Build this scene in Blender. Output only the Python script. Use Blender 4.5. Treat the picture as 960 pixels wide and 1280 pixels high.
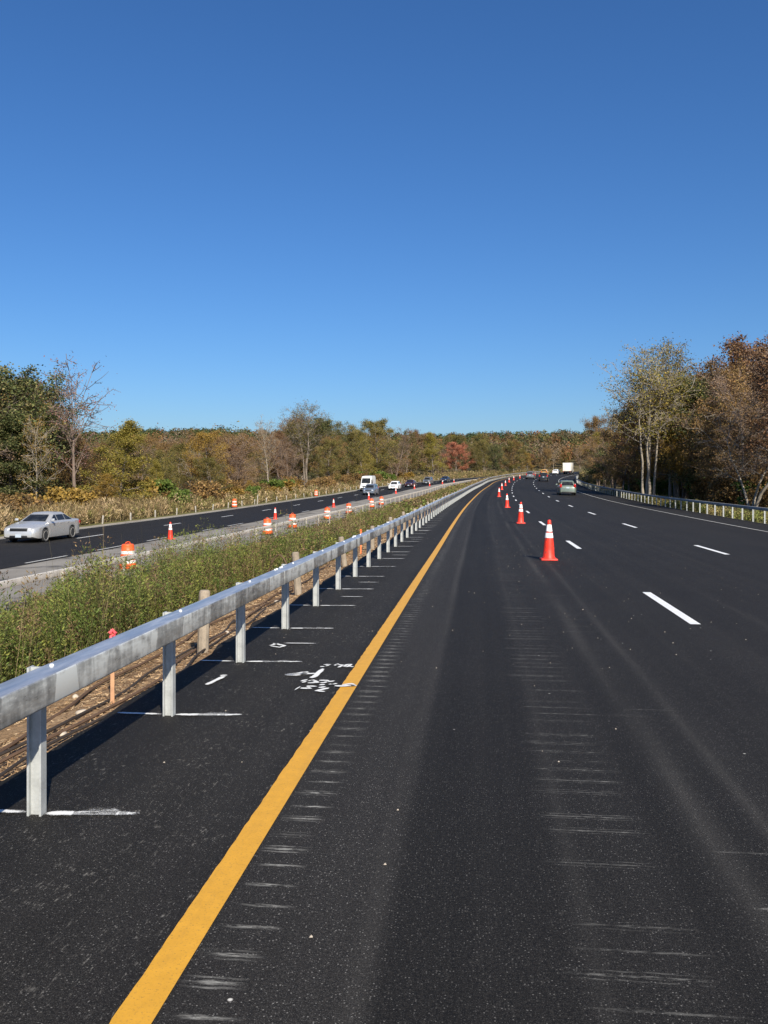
import bpy, math, random
import numpy as np
from mathutils import Vector, Matrix, Euler

for o in list(bpy.data.objects):
    bpy.data.objects.remove(o)
sc = bpy.context.scene
COL = sc.collection
R = math.radians
rng = np.random.default_rng(7)
random.seed(7)

# ------------------------------------------------------------------ camera
F = 1064.0            # focal length in pixels of the 960 x 1280 photograph
HZ = 605.0            # row of the horizon
CH = 1.72             # camera height
cam = bpy.data.cameras.new('camera')
cam.sensor_fit = 'VERTICAL'
cam.sensor_height = 24.0
cam.lens = 24.0 * F / 1280.0
cam.shift_y = -(640 - HZ) / 1280.0
cam.clip_end = 6000.0
cam.clip_start = 0.05
cam_o = bpy.data.objects.new('camera', cam)
COL.objects.link(cam_o)
cam_o.location = (0, 0, CH)
cam_o.rotation_euler = (R(90), 0, 0)
sc.camera = cam_o

# ------------------------------------------------------------------ sky, sun, exposure
LX, LY = -0.452, 1.359          # horizontal run of a shadow per metre of height
SUN_EL = math.atan(1.0 / math.hypot(LX, LY))
SUN_AZ = math.atan2(-LX, -LY)   # from +Y towards +X
world = bpy.data.worlds.new('World')
sc.world = world
world.use_nodes = True
wn = world.node_tree
sky = wn.nodes.new('ShaderNodeTexSky')
sky.sky_type = 'NISHITA'
sky.sun_disc = False
sky.sun_elevation = SUN_EL
sky.sun_rotation = SUN_AZ
sky.altitude = 0
sky.air_density = 1.08
sky.dust_density = 0.9
sky.ozone_density = 10.0
bg = wn.nodes['Background']
bg.inputs['Strength'].default_value = 0.079
sat = wn.nodes.new('ShaderNodeHueSaturation')
sat.inputs['Hue'].default_value = 0.503
sat.inputs['Saturation'].default_value = 1.08
wn.links.new(sky.outputs[0], sat.inputs['Color'])
wn.links.new(sat.outputs[0], bg.inputs[0])
sun = bpy.data.lights.new('sun', 'SUN')
sun.energy = 5.0
sun.angle = R(0.5)
sun.color = (1.0, 0.93, 0.80)
sun_o = bpy.data.objects.new('sun', sun)
COL.objects.link(sun_o)
sun_o.rotation_euler = Vector((-LX, -LY, 1.0)).to_track_quat('Z', 'Y').to_euler()
sun_o.location = (20, -40, 60)
vs = sc.view_settings
vs.view_transform = 'Standard'
vs.look = 'None'
vs.exposure = 0.62
vs.gamma = 1.0
vs.use_curve_mapping = False

# ------------------------------------------------------------------ road alignment
DS = 0.5
S0, S1 = -30.0, 560.0
SS = np.arange(S0, S1 + DS, DS)
kap = np.interp(SS, [29, 30, 148, 152, 178, 184, 560], [0, .00045, .00045, .0015, .0015, .0018, .0018])
PHI = np.zeros_like(SS)
PHI[0] = 0.1119
for i in range(1, len(SS)):
    PHI[i] = PHI[i - 1] + kap[i] * DS
i0 = int(round(-S0 / DS))
PX = np.concatenate([[0], np.cumsum(np.sin((PHI[1:] + PHI[:-1]) / 2) * DS)])
PY = np.concatenate([[0], np.cumsum(np.cos((PHI[1:] + PHI[:-1]) / 2) * DS)])
PX += -1.11 - PX[i0]
PY += 0.0 - PY[i0]
zt = np.interp(SS, [-30, 24, 36, 49, 61, 74, 86, 98.5, 111, 123, 135, 147.5, 158.5, 171, 184, 254, 310, 420, 560],
               [0, 0, .04, .13, .22, .34, .5, .71, .94, 1.15, 1.38, 1.72, 2.04, 2.35, 2.66, 4.55, 6.0, 8.4, 10.5])
k = np.exp(-np.linspace(-2, 2, 33) ** 2)
k /= k.sum()
ZP = np.convolve(np.pad(zt, 16, mode='edge'), k, mode='valid')
CL = [-400, -60, -40, -28, -25.2, -24.2, -9.6, -9.0, -6.5, -3.5, -2.1, -1.66, 0, 8, 11.8, 15.2, 16.2, 20, 30, 60, 400]
CZ = [-1.6, -1.6, -1.5, -1.42, -1.33, -1.3, -1.28, -1.25, -0.9, -0.34, -0.09, 0, 0, 0, -.1, -.36, -.5, -.8, -.7, -.5, -.5]


def cross(lat):
    return np.interp(lat, CL, CZ)


def road(s, lat):
    """world x, y, z at chainage s, offset lat to the right of the yellow line"""
    p = np.interp(s, SS, PHI)
    x = np.interp(s, SS, PX) + lat * np.cos(p)
    y = np.interp(s, SS, PY) - lat * np.sin(p)
    return x, y, np.interp(s, SS, ZP) + cross(lat)


def heading(s):
    return float(np.interp(s, SS, PHI))


def at_u(u, lat, lo=3.0, hi=300.0):
    """chainage where the line at offset lat is seen in column u"""
    s = np.arange(lo, hi, 0.05)
    x, y, z = road(s, np.full_like(s, lat))
    return float(s[np.argmin(np.abs(480 + F * x / np.maximum(y, .1) - u))])


def near(u, v, z=0.0):
    """point of the flat near road seen at pixel u, v"""
    y = (CH - z) * F / (v - HZ)
    return ((u - 480) * y / F, y)


def to_sl(x, y):
    """nearest chainage and offset of world points"""
    x = np.atleast_1d(x).astype(float)
    y = np.atleast_1d(y).astype(float)
    px, py, ph = PX[::4], PY[::4], PHI[::4]
    s = np.empty_like(x)
    l = np.empty_like(x)
    for a in range(0, len(x), 4000):
        dx = x[a:a + 4000, None] - px
        dy = y[a:a + 4000, None] - py
        j = np.argmin(dx * dx + dy * dy, axis=1)
        r = np.arange(len(j))
        s[a:a + 4000] = SS[::4][j]
        l[a:a + 4000] = dx[r, j] * np.cos(ph[j]) - dy[r, j] * np.sin(ph[j])
    return s, l


def smooth(a, b, x):
    t = np.clip((np.asarray(x, dtype=float) - a) / (b - a), 0, 1)
    return t * t * (3 - 2 * t)


# ------------------------------------------------------------------ object helpers
def props(o, label=None, cat=None, group=None, kind=None):
    if label:
        o['label'] = label
    if cat:
        o['category'] = cat
    if group:
        o['group'] = group
    if kind:
        o['kind'] = kind
    return o


def link(name, me, parent=None, loc=None):
    o = bpy.data.objects.new(name, me)
    COL.objects.link(o)
    if parent is not None:
        o.parent = parent
    if loc is not None:
        o.location = loc
    return o


def empty(name, loc=(0, 0, 0), rz=0.0):
    o = bpy.data.objects.new(name, None)
    o.empty_display_size = 0.3
    COL.objects.link(o)
    o.location = loc
    o.rotation_euler = (0, 0, rz)
    return o


def dup(o, parent=None):
    c = o.copy()
    COL.objects.link(c)
    c.parent = parent
    for ch in list(o.children):
        dup(ch, c)
    return c


def sharp(me, deg=35):
    me.polygons.foreach_set('use_smooth', np.ones(len(me.polygons), dtype=bool))
    me.set_sharp_from_angle(angle=R(deg))
    return me


def np_mesh(name, verts, quads, mat, uv=None, col=None, smooth_=False):
    """fast mesh from numpy arrays; quads (n, 3 or 4)"""
    me = bpy.data.meshes.new(name)
    verts = np.asarray(verts, dtype=np.float32)
    quads = np.asarray(quads, dtype=np.int32)
    n, kk = quads.shape
    me.vertices.add(len(verts))
    me.vertices.foreach_set('co', verts.ravel())
    me.loops.add(n * kk)
    me.loops.foreach_set('vertex_index', quads.ravel())
    me.polygons.add(n)
    me.polygons.foreach_set('loop_start', np.arange(n, dtype=np.int32) * kk)
    me.polygons.foreach_set('loop_total', np.full(n, kk, dtype=np.int32))
    if smooth_:
        me.polygons.foreach_set('use_smooth', np.ones(n, dtype=bool))
    if uv is not None:
        lay = me.uv_layers.new(name='UVMap')
        lay.data.foreach_set('uv', np.asarray(uv, dtype=np.float32)[quads.ravel()].ravel())
    if col is not None:
        a = me.color_attributes.new(name='Col', type='FLOAT_COLOR', domain='POINT')
        c4 = np.ones((len(verts), 4), dtype=np.float32)
        c4[:, :3] = col
        a.data.foreach_set('color', c4.ravel())
    me.update(calc_edges=True)
    if mat is not None:
        me.materials.append(mat)
    return me


class MB:
    """collects shapes for one mesh"""

    def __init__(self):
        self.v = []
        self.f = []

    def add(self, vs_, fs_):
        b = len(self.v)
        self.v += [tuple(p) for p in vs_]
        self.f += [tuple(i + b for i in f) for f in fs_]
        return self

    def box(self, c, d, rz=0.0, taper=1.0):
        x, y, z = d[0] / 2, d[1] / 2, d[2] / 2
        ca, sa = math.cos(rz), math.sin(rz)
        vs_ = []
        for k_, t in ((-z, 1.0), (z, taper)):
            for i, j in ((-x, -y), (x, -y), (x, y), (-x, y)):
                i, j = i * t, j * t
                vs_.append((c[0] + i * ca - j * sa, c[1] + i * sa + j * ca, c[2] + k_))
        return self.add(vs_, [(3, 2, 1, 0), (4, 5, 6, 7), (0, 1, 5, 4), (1, 2, 6, 5), (2, 3, 7, 6), (3, 0, 4, 7)])

    def lathe(self, prof, n=24, axis='z', c=(0, 0, 0), caps=True):
        vs_ = []
        for r, h in prof:
            for i in range(n):
                a = 2 * math.pi * i / n
                p = (r * math.cos(a), r * math.sin(a), h)
                if axis == 'y':
                    p = (p[0], p[2], p[1])
                elif axis == 'x':
                    p = (p[2], p[0], p[1])
                vs_.append((p[0] + c[0], p[1] + c[1], p[2] + c[2]))
        fs_ = []
        for k_ in range(len(prof) - 1):
            for i in range(n):
                j = (i + 1) % n
                fs_.append((k_ * n + i, k_ * n + j, (k_ + 1) * n + j, (k_ + 1) * n + i))
        if caps:
            fs_.append(tuple(range(n - 1, -1, -1)))
            fs_.append(tuple((len(prof) - 1) * n + i for i in range(n)))
        return self.add(vs_, fs_)

    def tube(self, pts, rad, n=6):
        pts = [Vector(p) for p in pts]
        vs_ = []
        for i, p in enumerate(pts):
            d = (pts[min(i + 1, len(pts) - 1)] - pts[max(i - 1, 0)]).normalized()
            a = d.orthogonal().normalized() if abs(d.z) > .9 else d.cross(Vector((0, 0, 1))).normalized()
            b = d.cross(a)
            r = rad[i] if hasattr(rad, '__len__') else rad
            for k_ in range(n):
                t = 2 * math.pi * k_ / n
                vs_.append(p + a * (r * math.cos(t)) + b * (r * math.sin(t)))
        fs_ = []
        for i in range(len(pts) - 1):
            for k_ in range(n):
                j = (k_ + 1) % n
                fs_.append((i * n + k_, i * n + j, (i + 1) * n + j, (i + 1) * n + k_))
        fs_.append(tuple(range(n)))
        fs_.append(tuple((len(pts) - 1) * n + i for i in range(n - 1, -1, -1)))
        return self.add(vs_, fs_)

    def mesh(self, name, mat, deg=35, bevel=0.0):
        me = bpy.data.meshes.new(name)
        me.from_pydata(self.v, [], self.f)
        me.update()
        if bevel or True:
            import bmesh
            bm = bmesh.new()
            bm.from_mesh(me)
            bmesh.ops.recalc_face_normals(bm, faces=bm.faces)
            if bevel:
                ed = [e for e in bm.edges if len(e.link_faces) == 2 and e.calc_face_angle(0) > .5]
                bmesh.ops.bevel(bm, geom=ed, offset=bevel, segments=2, affect='EDGES', profile=.5)
            bm.to_mesh(me)
            bm.free()
        sharp(me, deg)
        me.materials.append(mat)
        return me

    def build(self, name, mat, parent=None, deg=35, bevel=0.0, loc=None):
        return link(name, self.mesh(name, mat, deg, bevel), parent, loc)


# ------------------------------------------------------------------ material helpers
class NT:
    def __init__(self, name):
        self.m = bpy.data.materials.new(name)
        self.m.use_nodes = True
        self.t = self.m.node_tree
        self.p = self.t.nodes['Principled BSDF']
        self.out = self.t.nodes['Material Output']

    def set(self, sock, v):
        if v is None:
            return
        if hasattr(v, 'is_output'):
            self.t.links.new(v, sock)
        else:
            if sock.type == 'RGBA' and len(v) == 3:
                v = (*v, 1)
            sock.default_value = v

    def math(self, op, a, b=None, c=None, clamp=False):
        n = self.t.nodes.new('ShaderNodeMath')
        n.operation = op
        n.use_clamp = clamp
        for i, v in enumerate((a, b, c)):
            self.set(n.inputs[i], v)
        return n.outputs[0]

    def mix(self, f, a, b, blend='MIX'):
        n = self.t.nodes.new('ShaderNodeMix')
        n.data_type = 'RGBA'
        n.blend_type = blend
        self.set(n.inputs[0], f)
        self.set(n.inputs[6], a)
        self.set(n.inputs[7], b)
        return n.outputs[2]

    def noise(self, vec, scale, detail=2.0, rough=.5, dim='3D'):
        n = self.t.nodes.new('ShaderNodeTexNoise')
        n.noise_dimensions = dim
        if vec is not None:
            self.t.links.new(vec, n.inputs['Vector'])
        n.inputs['Scale'].default_value = scale
        n.inputs['Detail'].default_value = detail
        n.inputs['Roughness'].default_value = rough
        return n.outputs[0]

    def voronoi(self, vec, scale, out=0, rand=1.0):
        n = self.t.nodes.new('ShaderNodeTexVoronoi')
        if vec is not None:
            self.t.links.new(vec, n.inputs['Vector'])
        n.inputs['Scale'].default_value = scale
        n.inputs['Randomness'].default_value = rand
        return n.outputs[out]

    def remap(self, v, a, b, c=0.0, d=1.0):
        n = self.t.nodes.new('ShaderNodeMapRange')
        self.set(n.inputs[0], v)
        for i, q in enumerate((a, b, c, d)):
            n.inputs[i + 1].default_value = q
        return n.outputs[0]

    def ramp(self, f, stops, mode='LINEAR'):
        n = self.t.nodes.new('ShaderNodeValToRGB')
        n.color_ramp.interpolation = mode
        e = n.color_ramp.elements
        while len(e) < len(stops):
            e.new(0.5)
        for q, (pos, c) in zip(e, stops):
            q.position = pos
            q.color = (*c, 1) if len(c) == 3 else c
        self.set(n.inputs[0], f)
        return n.outputs[0]

    def uv(self):
        n = self.t.nodes.new('ShaderNodeUVMap')
        n.uv_map = 'UVMap'
        return n.outputs[0]

    def obj(self):
        return self.t.nodes.new('ShaderNodeTexCoord').outputs['Object']

    def pos(self):
        return self.t.nodes.new('ShaderNodeNewGeometry').outputs['Position']

    def island(self):
        return self.t.nodes.new('ShaderNodeNewGeometry').outputs['Random Per Island']

    def objrand(self):
        return self.t.nodes.new('ShaderNodeObjectInfo').outputs['Random']

    def attr(self, name='Col'):
        n = self.t.nodes.new('ShaderNodeAttribute')
        n.attribute_name = name
        return n.outputs[0]

    def sep(self, v):
        n = self.t.nodes.new('ShaderNodeSeparateXYZ')
        self.t.links.new(v, n.inputs[0])
        return n.outputs

    def comb(self, x, y, z=0.0):
        n = self.t.nodes.new('ShaderNodeCombineXYZ')
        for i, v in enumerate((x, y, z)):
            self.set(n.inputs[i], v)
        return n.outputs[0]

    def bump(self, h, strength, dist=.01):
        n = self.t.nodes.new('ShaderNodeBump')
        n.inputs['Strength'].default_value = strength
        n.inputs['Distance'].default_value = dist
        self.t.links.new(h, n.inputs['Height'])
        self.t.links.new(n.outputs[0], self.p.inputs['Normal'])

    def done(self, col=None, rough=None, metal=None, spec=None):
        self.set(self.p.inputs['Base Color'], col)
        self.set(self.p.inputs['Roughness'], rough)
        self.set(self.p.inputs['Metallic'], metal)
        self.set(self.p.inputs['Specular IOR Level'], spec)
        return self.m


def worn(name, col, rough=.6, amt=.25, scale=6.0, metal=0.0, spec=.5, speck=None):
    """a plain material with uneven wear"""
    n = NT(name)
    v = n.obj()
    a = n.noise(v, scale, 4)
    b = n.noise(v, scale * 9, 2)
    f = n.math('ADD', n.math('MULTIPLY', a, .65), n.math('MULTIPLY', b, .35))
    c = n.ramp(f, [(.3, [q * (1 - amt) for q in col]), (.7, [min(1, q * (1 + amt)) for q in col])])
    if speck:
        c = n.mix(n.remap(n.noise(v, scale * 4, 3), .56, .64), c, speck)
    return n.done(c, rough, metal, spec)


def leafmat(name, stops, transl=.25, rough=.6, objvar=.0):
    n = NT(name)
    c = n.ramp(n.island(), [(a, [q * 1.5 for q in b]) for a, b in stops])
    if objvar:
        r = n.remap(n.objrand(), 0, 1, 1 - objvar, 1 + objvar)
        c = n.mix(1.0, c, n.comb(r, r, r), 'MULTIPLY')
    n.done(c, rough, 0, .25)
    if transl:
        tr = n.t.nodes.new('ShaderNodeBsdfTranslucent')
        n.t.links.new(c, tr.inputs[0])
        ms = n.t.nodes.new('ShaderNodeMixShader')
        ms.inputs[0].default_value = transl
        n.t.links.new(n.p.outputs[0], ms.inputs[1])
        n.t.links.new(tr.outputs[0], ms.inputs[2])
        n.t.links.new(ms.outputs[0], n.out.inputs[0])
    return n.m


def attrmat(name, transl=.2, jit=.35):
    n = NT(name)
    r = n.remap(n.island(), 0, 1, 1 - jit, 1 + jit)
    c = n.mix(1.0, n.attr(), n.comb(r, r, r), 'MULTIPLY')
    n.done(c, .65, 0, .2)
    if transl:
        tr = n.t.nodes.new('ShaderNodeBsdfTranslucent')
        n.t.links.new(c, tr.inputs[0])
        ms = n.t.nodes.new('ShaderNodeMixShader')
        ms.inputs[0].default_value = transl
        n.t.links.new(n.p.outputs[0], ms.inputs[1])
        n.t.links.new(tr.outputs[0], ms.inputs[2])
        n.t.links.new(ms.outputs[0], n.out.inputs[0])
    return n.m


def gauss(n, x, mu, sig):
    d = n.math('DIVIDE', n.math('SUBTRACT', x, mu), sig)
    return n.math('EXPONENT', n.math('MULTIPLY', n.math('MULTIPLY', d, d), -1.0))


def band(n, x, a, b, soft):
    return n.math('MULTIPLY', n.remap(x, a - soft, a + soft), n.remap(x, b + soft, b - soft))


def asphalt(name, base, marks):
    n = NT(name)
    uv = n.uv()
    lat, s = n.sep(uv)[0], n.sep(uv)[1]
    # aggregate: fine grain, pale chips, sparse bright chips
    g1 = n.noise(uv, 210, 2, .7)
    g2 = n.noise(uv, 70, 3, .7)
    base_c = n.ramp(g2, [(.27, [q * .5 for q in base]), (.5, base), (.74, [q * 2.2 for q in base])])
    c = n.mix(n.math('MULTIPLY', n.remap(g1, .56, .70), .65), base_c, (.115, .113, .108))
    vd = n.voronoi(uv, 85)
    vc = n.sep(n.voronoi(uv, 85, 1))[0]
    chip = n.math('MULTIPLY', n.remap(vd, .30, .18), n.remap(vc, .50, .95))
    c = n.mix(n.math('MULTIPLY', chip, .6), c, (.22, .21, .195))
    vd2 = n.voronoi(uv, 9)
    vc2 = n.sep(n.voronoi(uv, 9, 1))[1]
    chip2 = n.math('MULTIPLY', n.remap(vd2, .10, .05), n.remap(vc2, .965, .98))
    c = n.mix(n.math('MULTIPLY', chip2, .8), c, (.5, .48, .44))
    # long streaks along the lane, wide soft patches
    st = n.noise(n.comb(n.math('MULTIPLY', lat, 3.2), n.math('MULTIPLY', s, .045)), 1.0, 5, .6)
    pt = n.noise(uv, .35, 3)
    tone = n.math('ADD', n.remap(st, .25, .75, .74, 1.22), n.remap(pt, .3, .7, -.08, .08))
    if marks:
        # rolled mats of the three lanes differ a little
        z1 = band(n, lat, .06, .74, .03)
        sh = n.remap(lat, -.1, -.2)
        tone = n.math('ADD', tone, n.math('MULTIPLY', z1, .40))
        tone = n.math('ADD', tone, n.math('MULTIPLY', sh, .12))
        tone = n.math('SUBTRACT', tone, n.math('MULTIPLY', band(n, lat, .76, 1.4, .06), .15))
        dark_band = n.math('MULTIPLY', band(n, s, 121, 125, .6), band(n, lat, 3.6, 9.5, .3))  # darker band straight across the lanes
        tone = n.math('MULTIPLY', tone, n.math('SUBTRACT', 1.0, n.math('MULTIPLY', dark_band, .45)))
    c = n.mix(1.0, c, n.comb(tone, tone, tone), 'MULTIPLY')
    if marks:
        fine = n.noise(uv, 130, 3, .75)
        dust_l = None
        for mu, sg, w in ((.70, .05, .45), (2.22, .07, .70), (2.55, .045, .5), (1.52, .04, .3), (4.55, .07, .22),
                          (5.9, .06, .20), (8.6, .08, .2), (3.1, .04, .18)):
            wob = n.math('MULTIPLY', n.math('SUBTRACT', n.noise(n.comb(mu * 7.3, n.math('MULTIPLY', s, .10)), 1.0, 2), .5), .16)
            q = n.math('MULTIPLY', gauss(n, n.math('ADD', lat, wob), mu, sg), w)
            dust_l = q if dust_l is None else n.math('MAXIMUM', dust_l, q)
        dmod = n.remap(n.noise(n.comb(n.math('MULTIPLY', lat, 2), n.math('MULTIPLY', s, .16)), 1.0, 4), .35, .68)
        dust = n.math('MULTIPLY', n.math('MULTIPLY', dust_l, dmod), n.remap(fine, .42, .62, .06, 1.0))
        c = n.mix(n.math('MULTIPLY', dust, .62), c, (.16, .15, .135))
        # scraped bars 0.18 m apart left by the milling drum
        pit = .181
        idx = n.math('FLOOR', n.math('DIVIDE', s, pit))
        ph = n.math('SUBTRACT', n.math('DIVIDE', s, pit), idx)

        def bars(l0, l1, width, wobble, keep, seed):
            w1 = n.noise(n.comb(n.math('MULTIPLY', idx, 3.71), seed), 1.0, 0)
            w2 = n.noise(n.comb(n.math('MULTIPLY', idx, 5.37), seed + 9), 1.0, 0)
            ln = n.math('ADD', lat, n.math('MULTIPLY', n.math('SUBTRACT', w1, .5), wobble))
            b = band(n, ln, l0, l1, .06)
            d1 = n.math('ABSOLUTE', n.math('SUBTRACT', ph, n.remap(w2, .2, .8, .3, .6)))
            wv = n.math('MULTIPLY', n.math('SUBTRACT', n.noise(n.comb(n.math('MULTIPLY', lat, 9), idx), 1.0, 2), .5), .12)
            ll = n.remap(n.math('ADD', d1, wv), width, width * .35)
            d2 = n.math('ABSOLUTE', n.math('SUBTRACT', n.math('ADD', d1, wv), .16))
            l2 = n.math('MULTIPLY', n.remap(d2, width * .6, width * .2), n.remap(w1, .45, .55))
            ll = n.math('MAXIMUM', ll, n.math('MULTIPLY', l2, .7))
            br = n.remap(n.noise(n.comb(n.math('MULTIPLY', lat, 14), n.math('MULTIPLY', s, 60)), 1.0, 3, .7), .40, .62)
            kp = n.remap(w2, keep, keep + .12)
            return n.math('MULTIPLY', n.math('MULTIPLY', b, ll), n.math('MULTIPLY', br, kp))
        b1 = bars(.14, .27, .085, .16, .22, 2.0)
        b2 = bars(1.46, 1.88, .055, .32, .42, 31.0)
        b3 = bars(2.16, 2.48, .055, .6, .56, 57.0)
        bb = n.math('MAXIMUM', n.math('MULTIPLY', b1, .82), n.math('MAXIMUM', n.math('MULTIPLY', b2, .40), n.math('MULTIPLY', b3, .42)))
        bb = n.math('MULTIPLY', bb, n.remap(n.noise(n.comb(lat, n.math('MULTIPLY', s, .35)), 1.0, 2), .28, .55, .25, 1))
        c = n.mix(bb, c, (.36, .35, .32))
        # scuffs on the shoulder, drawn out along the road
        sa = n.noise(n.comb(n.math('MULTIPLY', lat, 48), n.math('MULTIPLY', s, 11)), 1.0, 5, .75)
        sb = n.noise(n.comb(n.math('MULTIPLY', lat, 17), n.math('MULTIPLY', s, 13)), 1.0, 6, .8)
        sc1 = n.math('ADD', n.math('MULTIPLY', sa, .55), n.math('MULTIPLY', sb, .45))
        sc2 = n.noise(uv, 2.2, 3)
        scuff = n.math('MULTIPLY', n.remap(sc1, .555, .635), n.remap(sc2, .38, .56))
        scuff = n.math('MULTIPLY', scuff, n.remap(lat, .1, -.15, .12, 1))
        c = n.mix(n.math('MULTIPLY', scuff, .75), c, (.24, .225, .20))
    n.bump(n.math('ADD', n.math('MULTIPLY', g1, .4), g2), .35, .006)
    return n.done(c, n.remap(g2, .3, .7, .70, .88), 0, .15)


M = {}
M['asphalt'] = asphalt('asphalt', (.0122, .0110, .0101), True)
M['asphalt_far'] = asphalt('asphalt_far', (.0115, .0104, .0100), False)


def concrete(name, a, b, stain):
    n = NT(name)
    uv = n.uv()
    lat, s = n.sep(uv)[0], n.sep(uv)[1]
    c = n.ramp(n.noise(n.comb(n.math('MULTIPLY', lat, 1.0), n.math('MULTIPLY', s, .22)), 1.0, 5, .6), [(.3, a), (.7, b)])
    c = n.mix(n.remap(n.noise(uv, .5, 4, .6), .55, .68), c, stain)
    c = n.mix(n.math('MULTIPLY', n.remap(n.noise(uv, 40, 2), .55, .75), .4), c, [q * 1.3 for q in b])
    return n.done(c, .9, 0, .2)


M['old_pavement'] = concrete('old_pavement', (.17, .155, .135), (.27, .25, .22), (.06, .057, .055))
M['gravel'] = concrete('gravel', (.24, .21, .17), (.36, .32, .26), (.17, .14, .10))


def paintmat(name, col, wear):
    n = NT(name)
    uv = n.uv()
    a = n.noise(uv, 90, 3, .7)
    b = n.noise(uv, 14, 4, .6)
    c = n.ramp(b, [(.3, [q * .86 for q in col]), (.7, col)])
    c = n.mix(n.math('MULTIPLY', n.remap(a, .56, .70), wear), c, (.07, .06, .04))
    lo = n.noise(n.comb(n.math('MULTIPLY', n.sep(uv)[0], 14), n.math('MULTIPLY', n.sep(uv)[1], 1.1)), 1.0, 5, .7)
    c = n.mix(n.remap(lo, .52, .75, 0, .45), c, [q * .55 + .02 for q in col])
    n.bump(a, .3, .004)
    return n.done(c, .55, 0, .4)


M['yellow_paint'] = paintmat('yellow_paint', (.64, .325, .030), .5)
M['white_paint'] = paintmat('white_paint', (.80, .80, .79), .35)
M['old_white_paint'] = paintmat('old_white_paint', (.55, .54, .50), .6)


def spraymat():
    """sprayed chalk paint: dense in the middle, breaking up towards the rim (uv.y 0..1 across, uv.x along in metres)"""
    n = NT('spray_paint')
    uv = n.uv()
    x, y = n.sep(uv)[0], n.sep(uv)[1]
    e = n.math('SUBTRACT', 1.0, n.math('ABSOLUTE', n.math('SUBTRACT', n.math('MULTIPLY', y, 2), 1.0)))
    g = n.noise(n.pos(), 150, 3, .7)
    g2 = n.noise(n.pos(), 11, 3, .6)
    k_ = n.math('ADD', n.math('MULTIPLY', e, x), n.math('MULTIPLY', n.math('SUBTRACT', g, .5), .9))
    k_ = n.math('ADD', k_, n.math('MULTIPLY', n.math('SUBTRACT', g2, .5), .8))
    a = n.remap(k_, .22, .52)
    n.done((.66, .66, .65), .85, 0, .2)
    n.set(n.p.inputs['Alpha'], a)
    return n.m


M['spray'] = spraymat()


def soilmat(name, stops, sc_=1.0):
    n = NT(name)
    v = n.pos()
    a = n.noise(v, .6 * sc_, 5, .65)
    b = n.noise(v, 9 * sc_, 4, .7)
    f = n.math('ADD', n.math('MULTIPLY', a, .5), n.math('MULTIPLY', b, .5))
    c = n.ramp(f, stops)
    n.bump(b, .8, .04)
    return n.done(c, .95, 0, .15)


M['soil'] = soilmat('soil', [(.30, (.14, .088, .05)), (.5, (.27, .175, .10)), (.70, (.40, .28, .17))], 1.6)
M['ground'] = soilmat('ground', [(.3, (.055, .05, .022)), (.5, (.11, .09, .045)), (.72, (.19, .14, .075))])
M['verge'] = soilmat('verge', [(.3, (.07, .075, .025)), (.5, (.13, .12, .045)), (.72, (.22, .17, .08))])


def galv(name, tone=1.0):
    n = NT(name)
    uv = n.uv()
    la, s = n.sep(uv)[0], n.sep(uv)[1]
    a = n.noise(n.comb(n.math('MULTIPLY', la, 6), n.math('MULTIPLY', s, 5)), 1.0, 5, .65)
    drip = n.noise(n.comb(n.math('MULTIPLY', la, 1.3), n.math('MULTIPLY', s, 14)), 1.0, 4, .6)
    blk = n.sep(n.voronoi(n.comb(n.math('MULTIPLY', la, .2), n.math('MULTIPLY', s, 2.6)), 1.0, 1, 1.0))[0]
    sp = n.voronoi(n.comb(n.math('MULTIPLY', la, 1), n.math('MULTIPLY', s, 1)), 42)
    f = n.math('ADD', n.math('MULTIPLY', a, .40), n.math('MULTIPLY', drip, .34))
    f = n.math('ADD', f, n.math('MULTIPLY', blk, .26))
    c = n.ramp(f, [(.36, [.16 * tone, .16 * tone, .155 * tone]), (.48, [.36 * tone, .36 * tone, .345 * tone]),
                   (.59, [.66 * tone, .67 * tone, .64 * tone])])
    c = n.mix(n.math('MULTIPLY', n.remap(n.noise(n.comb(n.math('MULTIPLY', la, 26), n.math('MULTIPLY', s, 22)), 1.0, 3), .60, .70), .5), c, (.62, .61, .58))
    n.bump(sp, .03, .002)
    return n.done(c, n.remap(a, .3, .7, .26, .42), .30, .6)


M['galv'] = galv('galvanised_steel')


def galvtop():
    n = NT('rail_top_zinc')  # upward faces of the rail: paler and more metallic than its sides
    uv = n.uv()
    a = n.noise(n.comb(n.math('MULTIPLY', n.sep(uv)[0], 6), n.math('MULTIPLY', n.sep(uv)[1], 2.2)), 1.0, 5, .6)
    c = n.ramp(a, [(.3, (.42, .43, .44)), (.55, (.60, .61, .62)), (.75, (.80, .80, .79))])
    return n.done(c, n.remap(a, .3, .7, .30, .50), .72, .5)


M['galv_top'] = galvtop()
M['dark_rail'] = worn('dull_dark_rail', (.25, .24, .23), .6, .3, 2, .3)
M['post_steel'] = worn('post_steel', (.42, .43, .42), .5, .22, 9, .2)
M['bolt'] = worn('bolt_steel', (.8, .8, .8), .4, .1, 9, .3)
M['old_rail'] = worn('weathered_rail', (.52, .485, .43), .75, .25, 3, .1)
M['old_post'] = worn('weathered_post', (.33, .305, .265), .8, .3, 5)
M['wood'] = worn('weathered_wood', (.27, .22, .165), .9, .35, 8)
M['stake'] = worn('stake_wood', (.44, .24, .13), .9, .25, 12)
M['ribbon'] = worn('pink_ribbon', (.85, .10, .12), .6, .15, 10)
M['orange_ribbon'] = worn('orange_ribbon', (.85, .20, .06), .6, .15, 10)
M['cable'] = worn('old_cable', (.035, .026, .02), .7, .3, 5)
M['rust_cable'] = worn('rusty_cable', (.10, .058, .034), .85, .3, 5)
M['stone'] = worn('pale_stone', (.42, .36, .29), .9, .2, 20)
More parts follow.
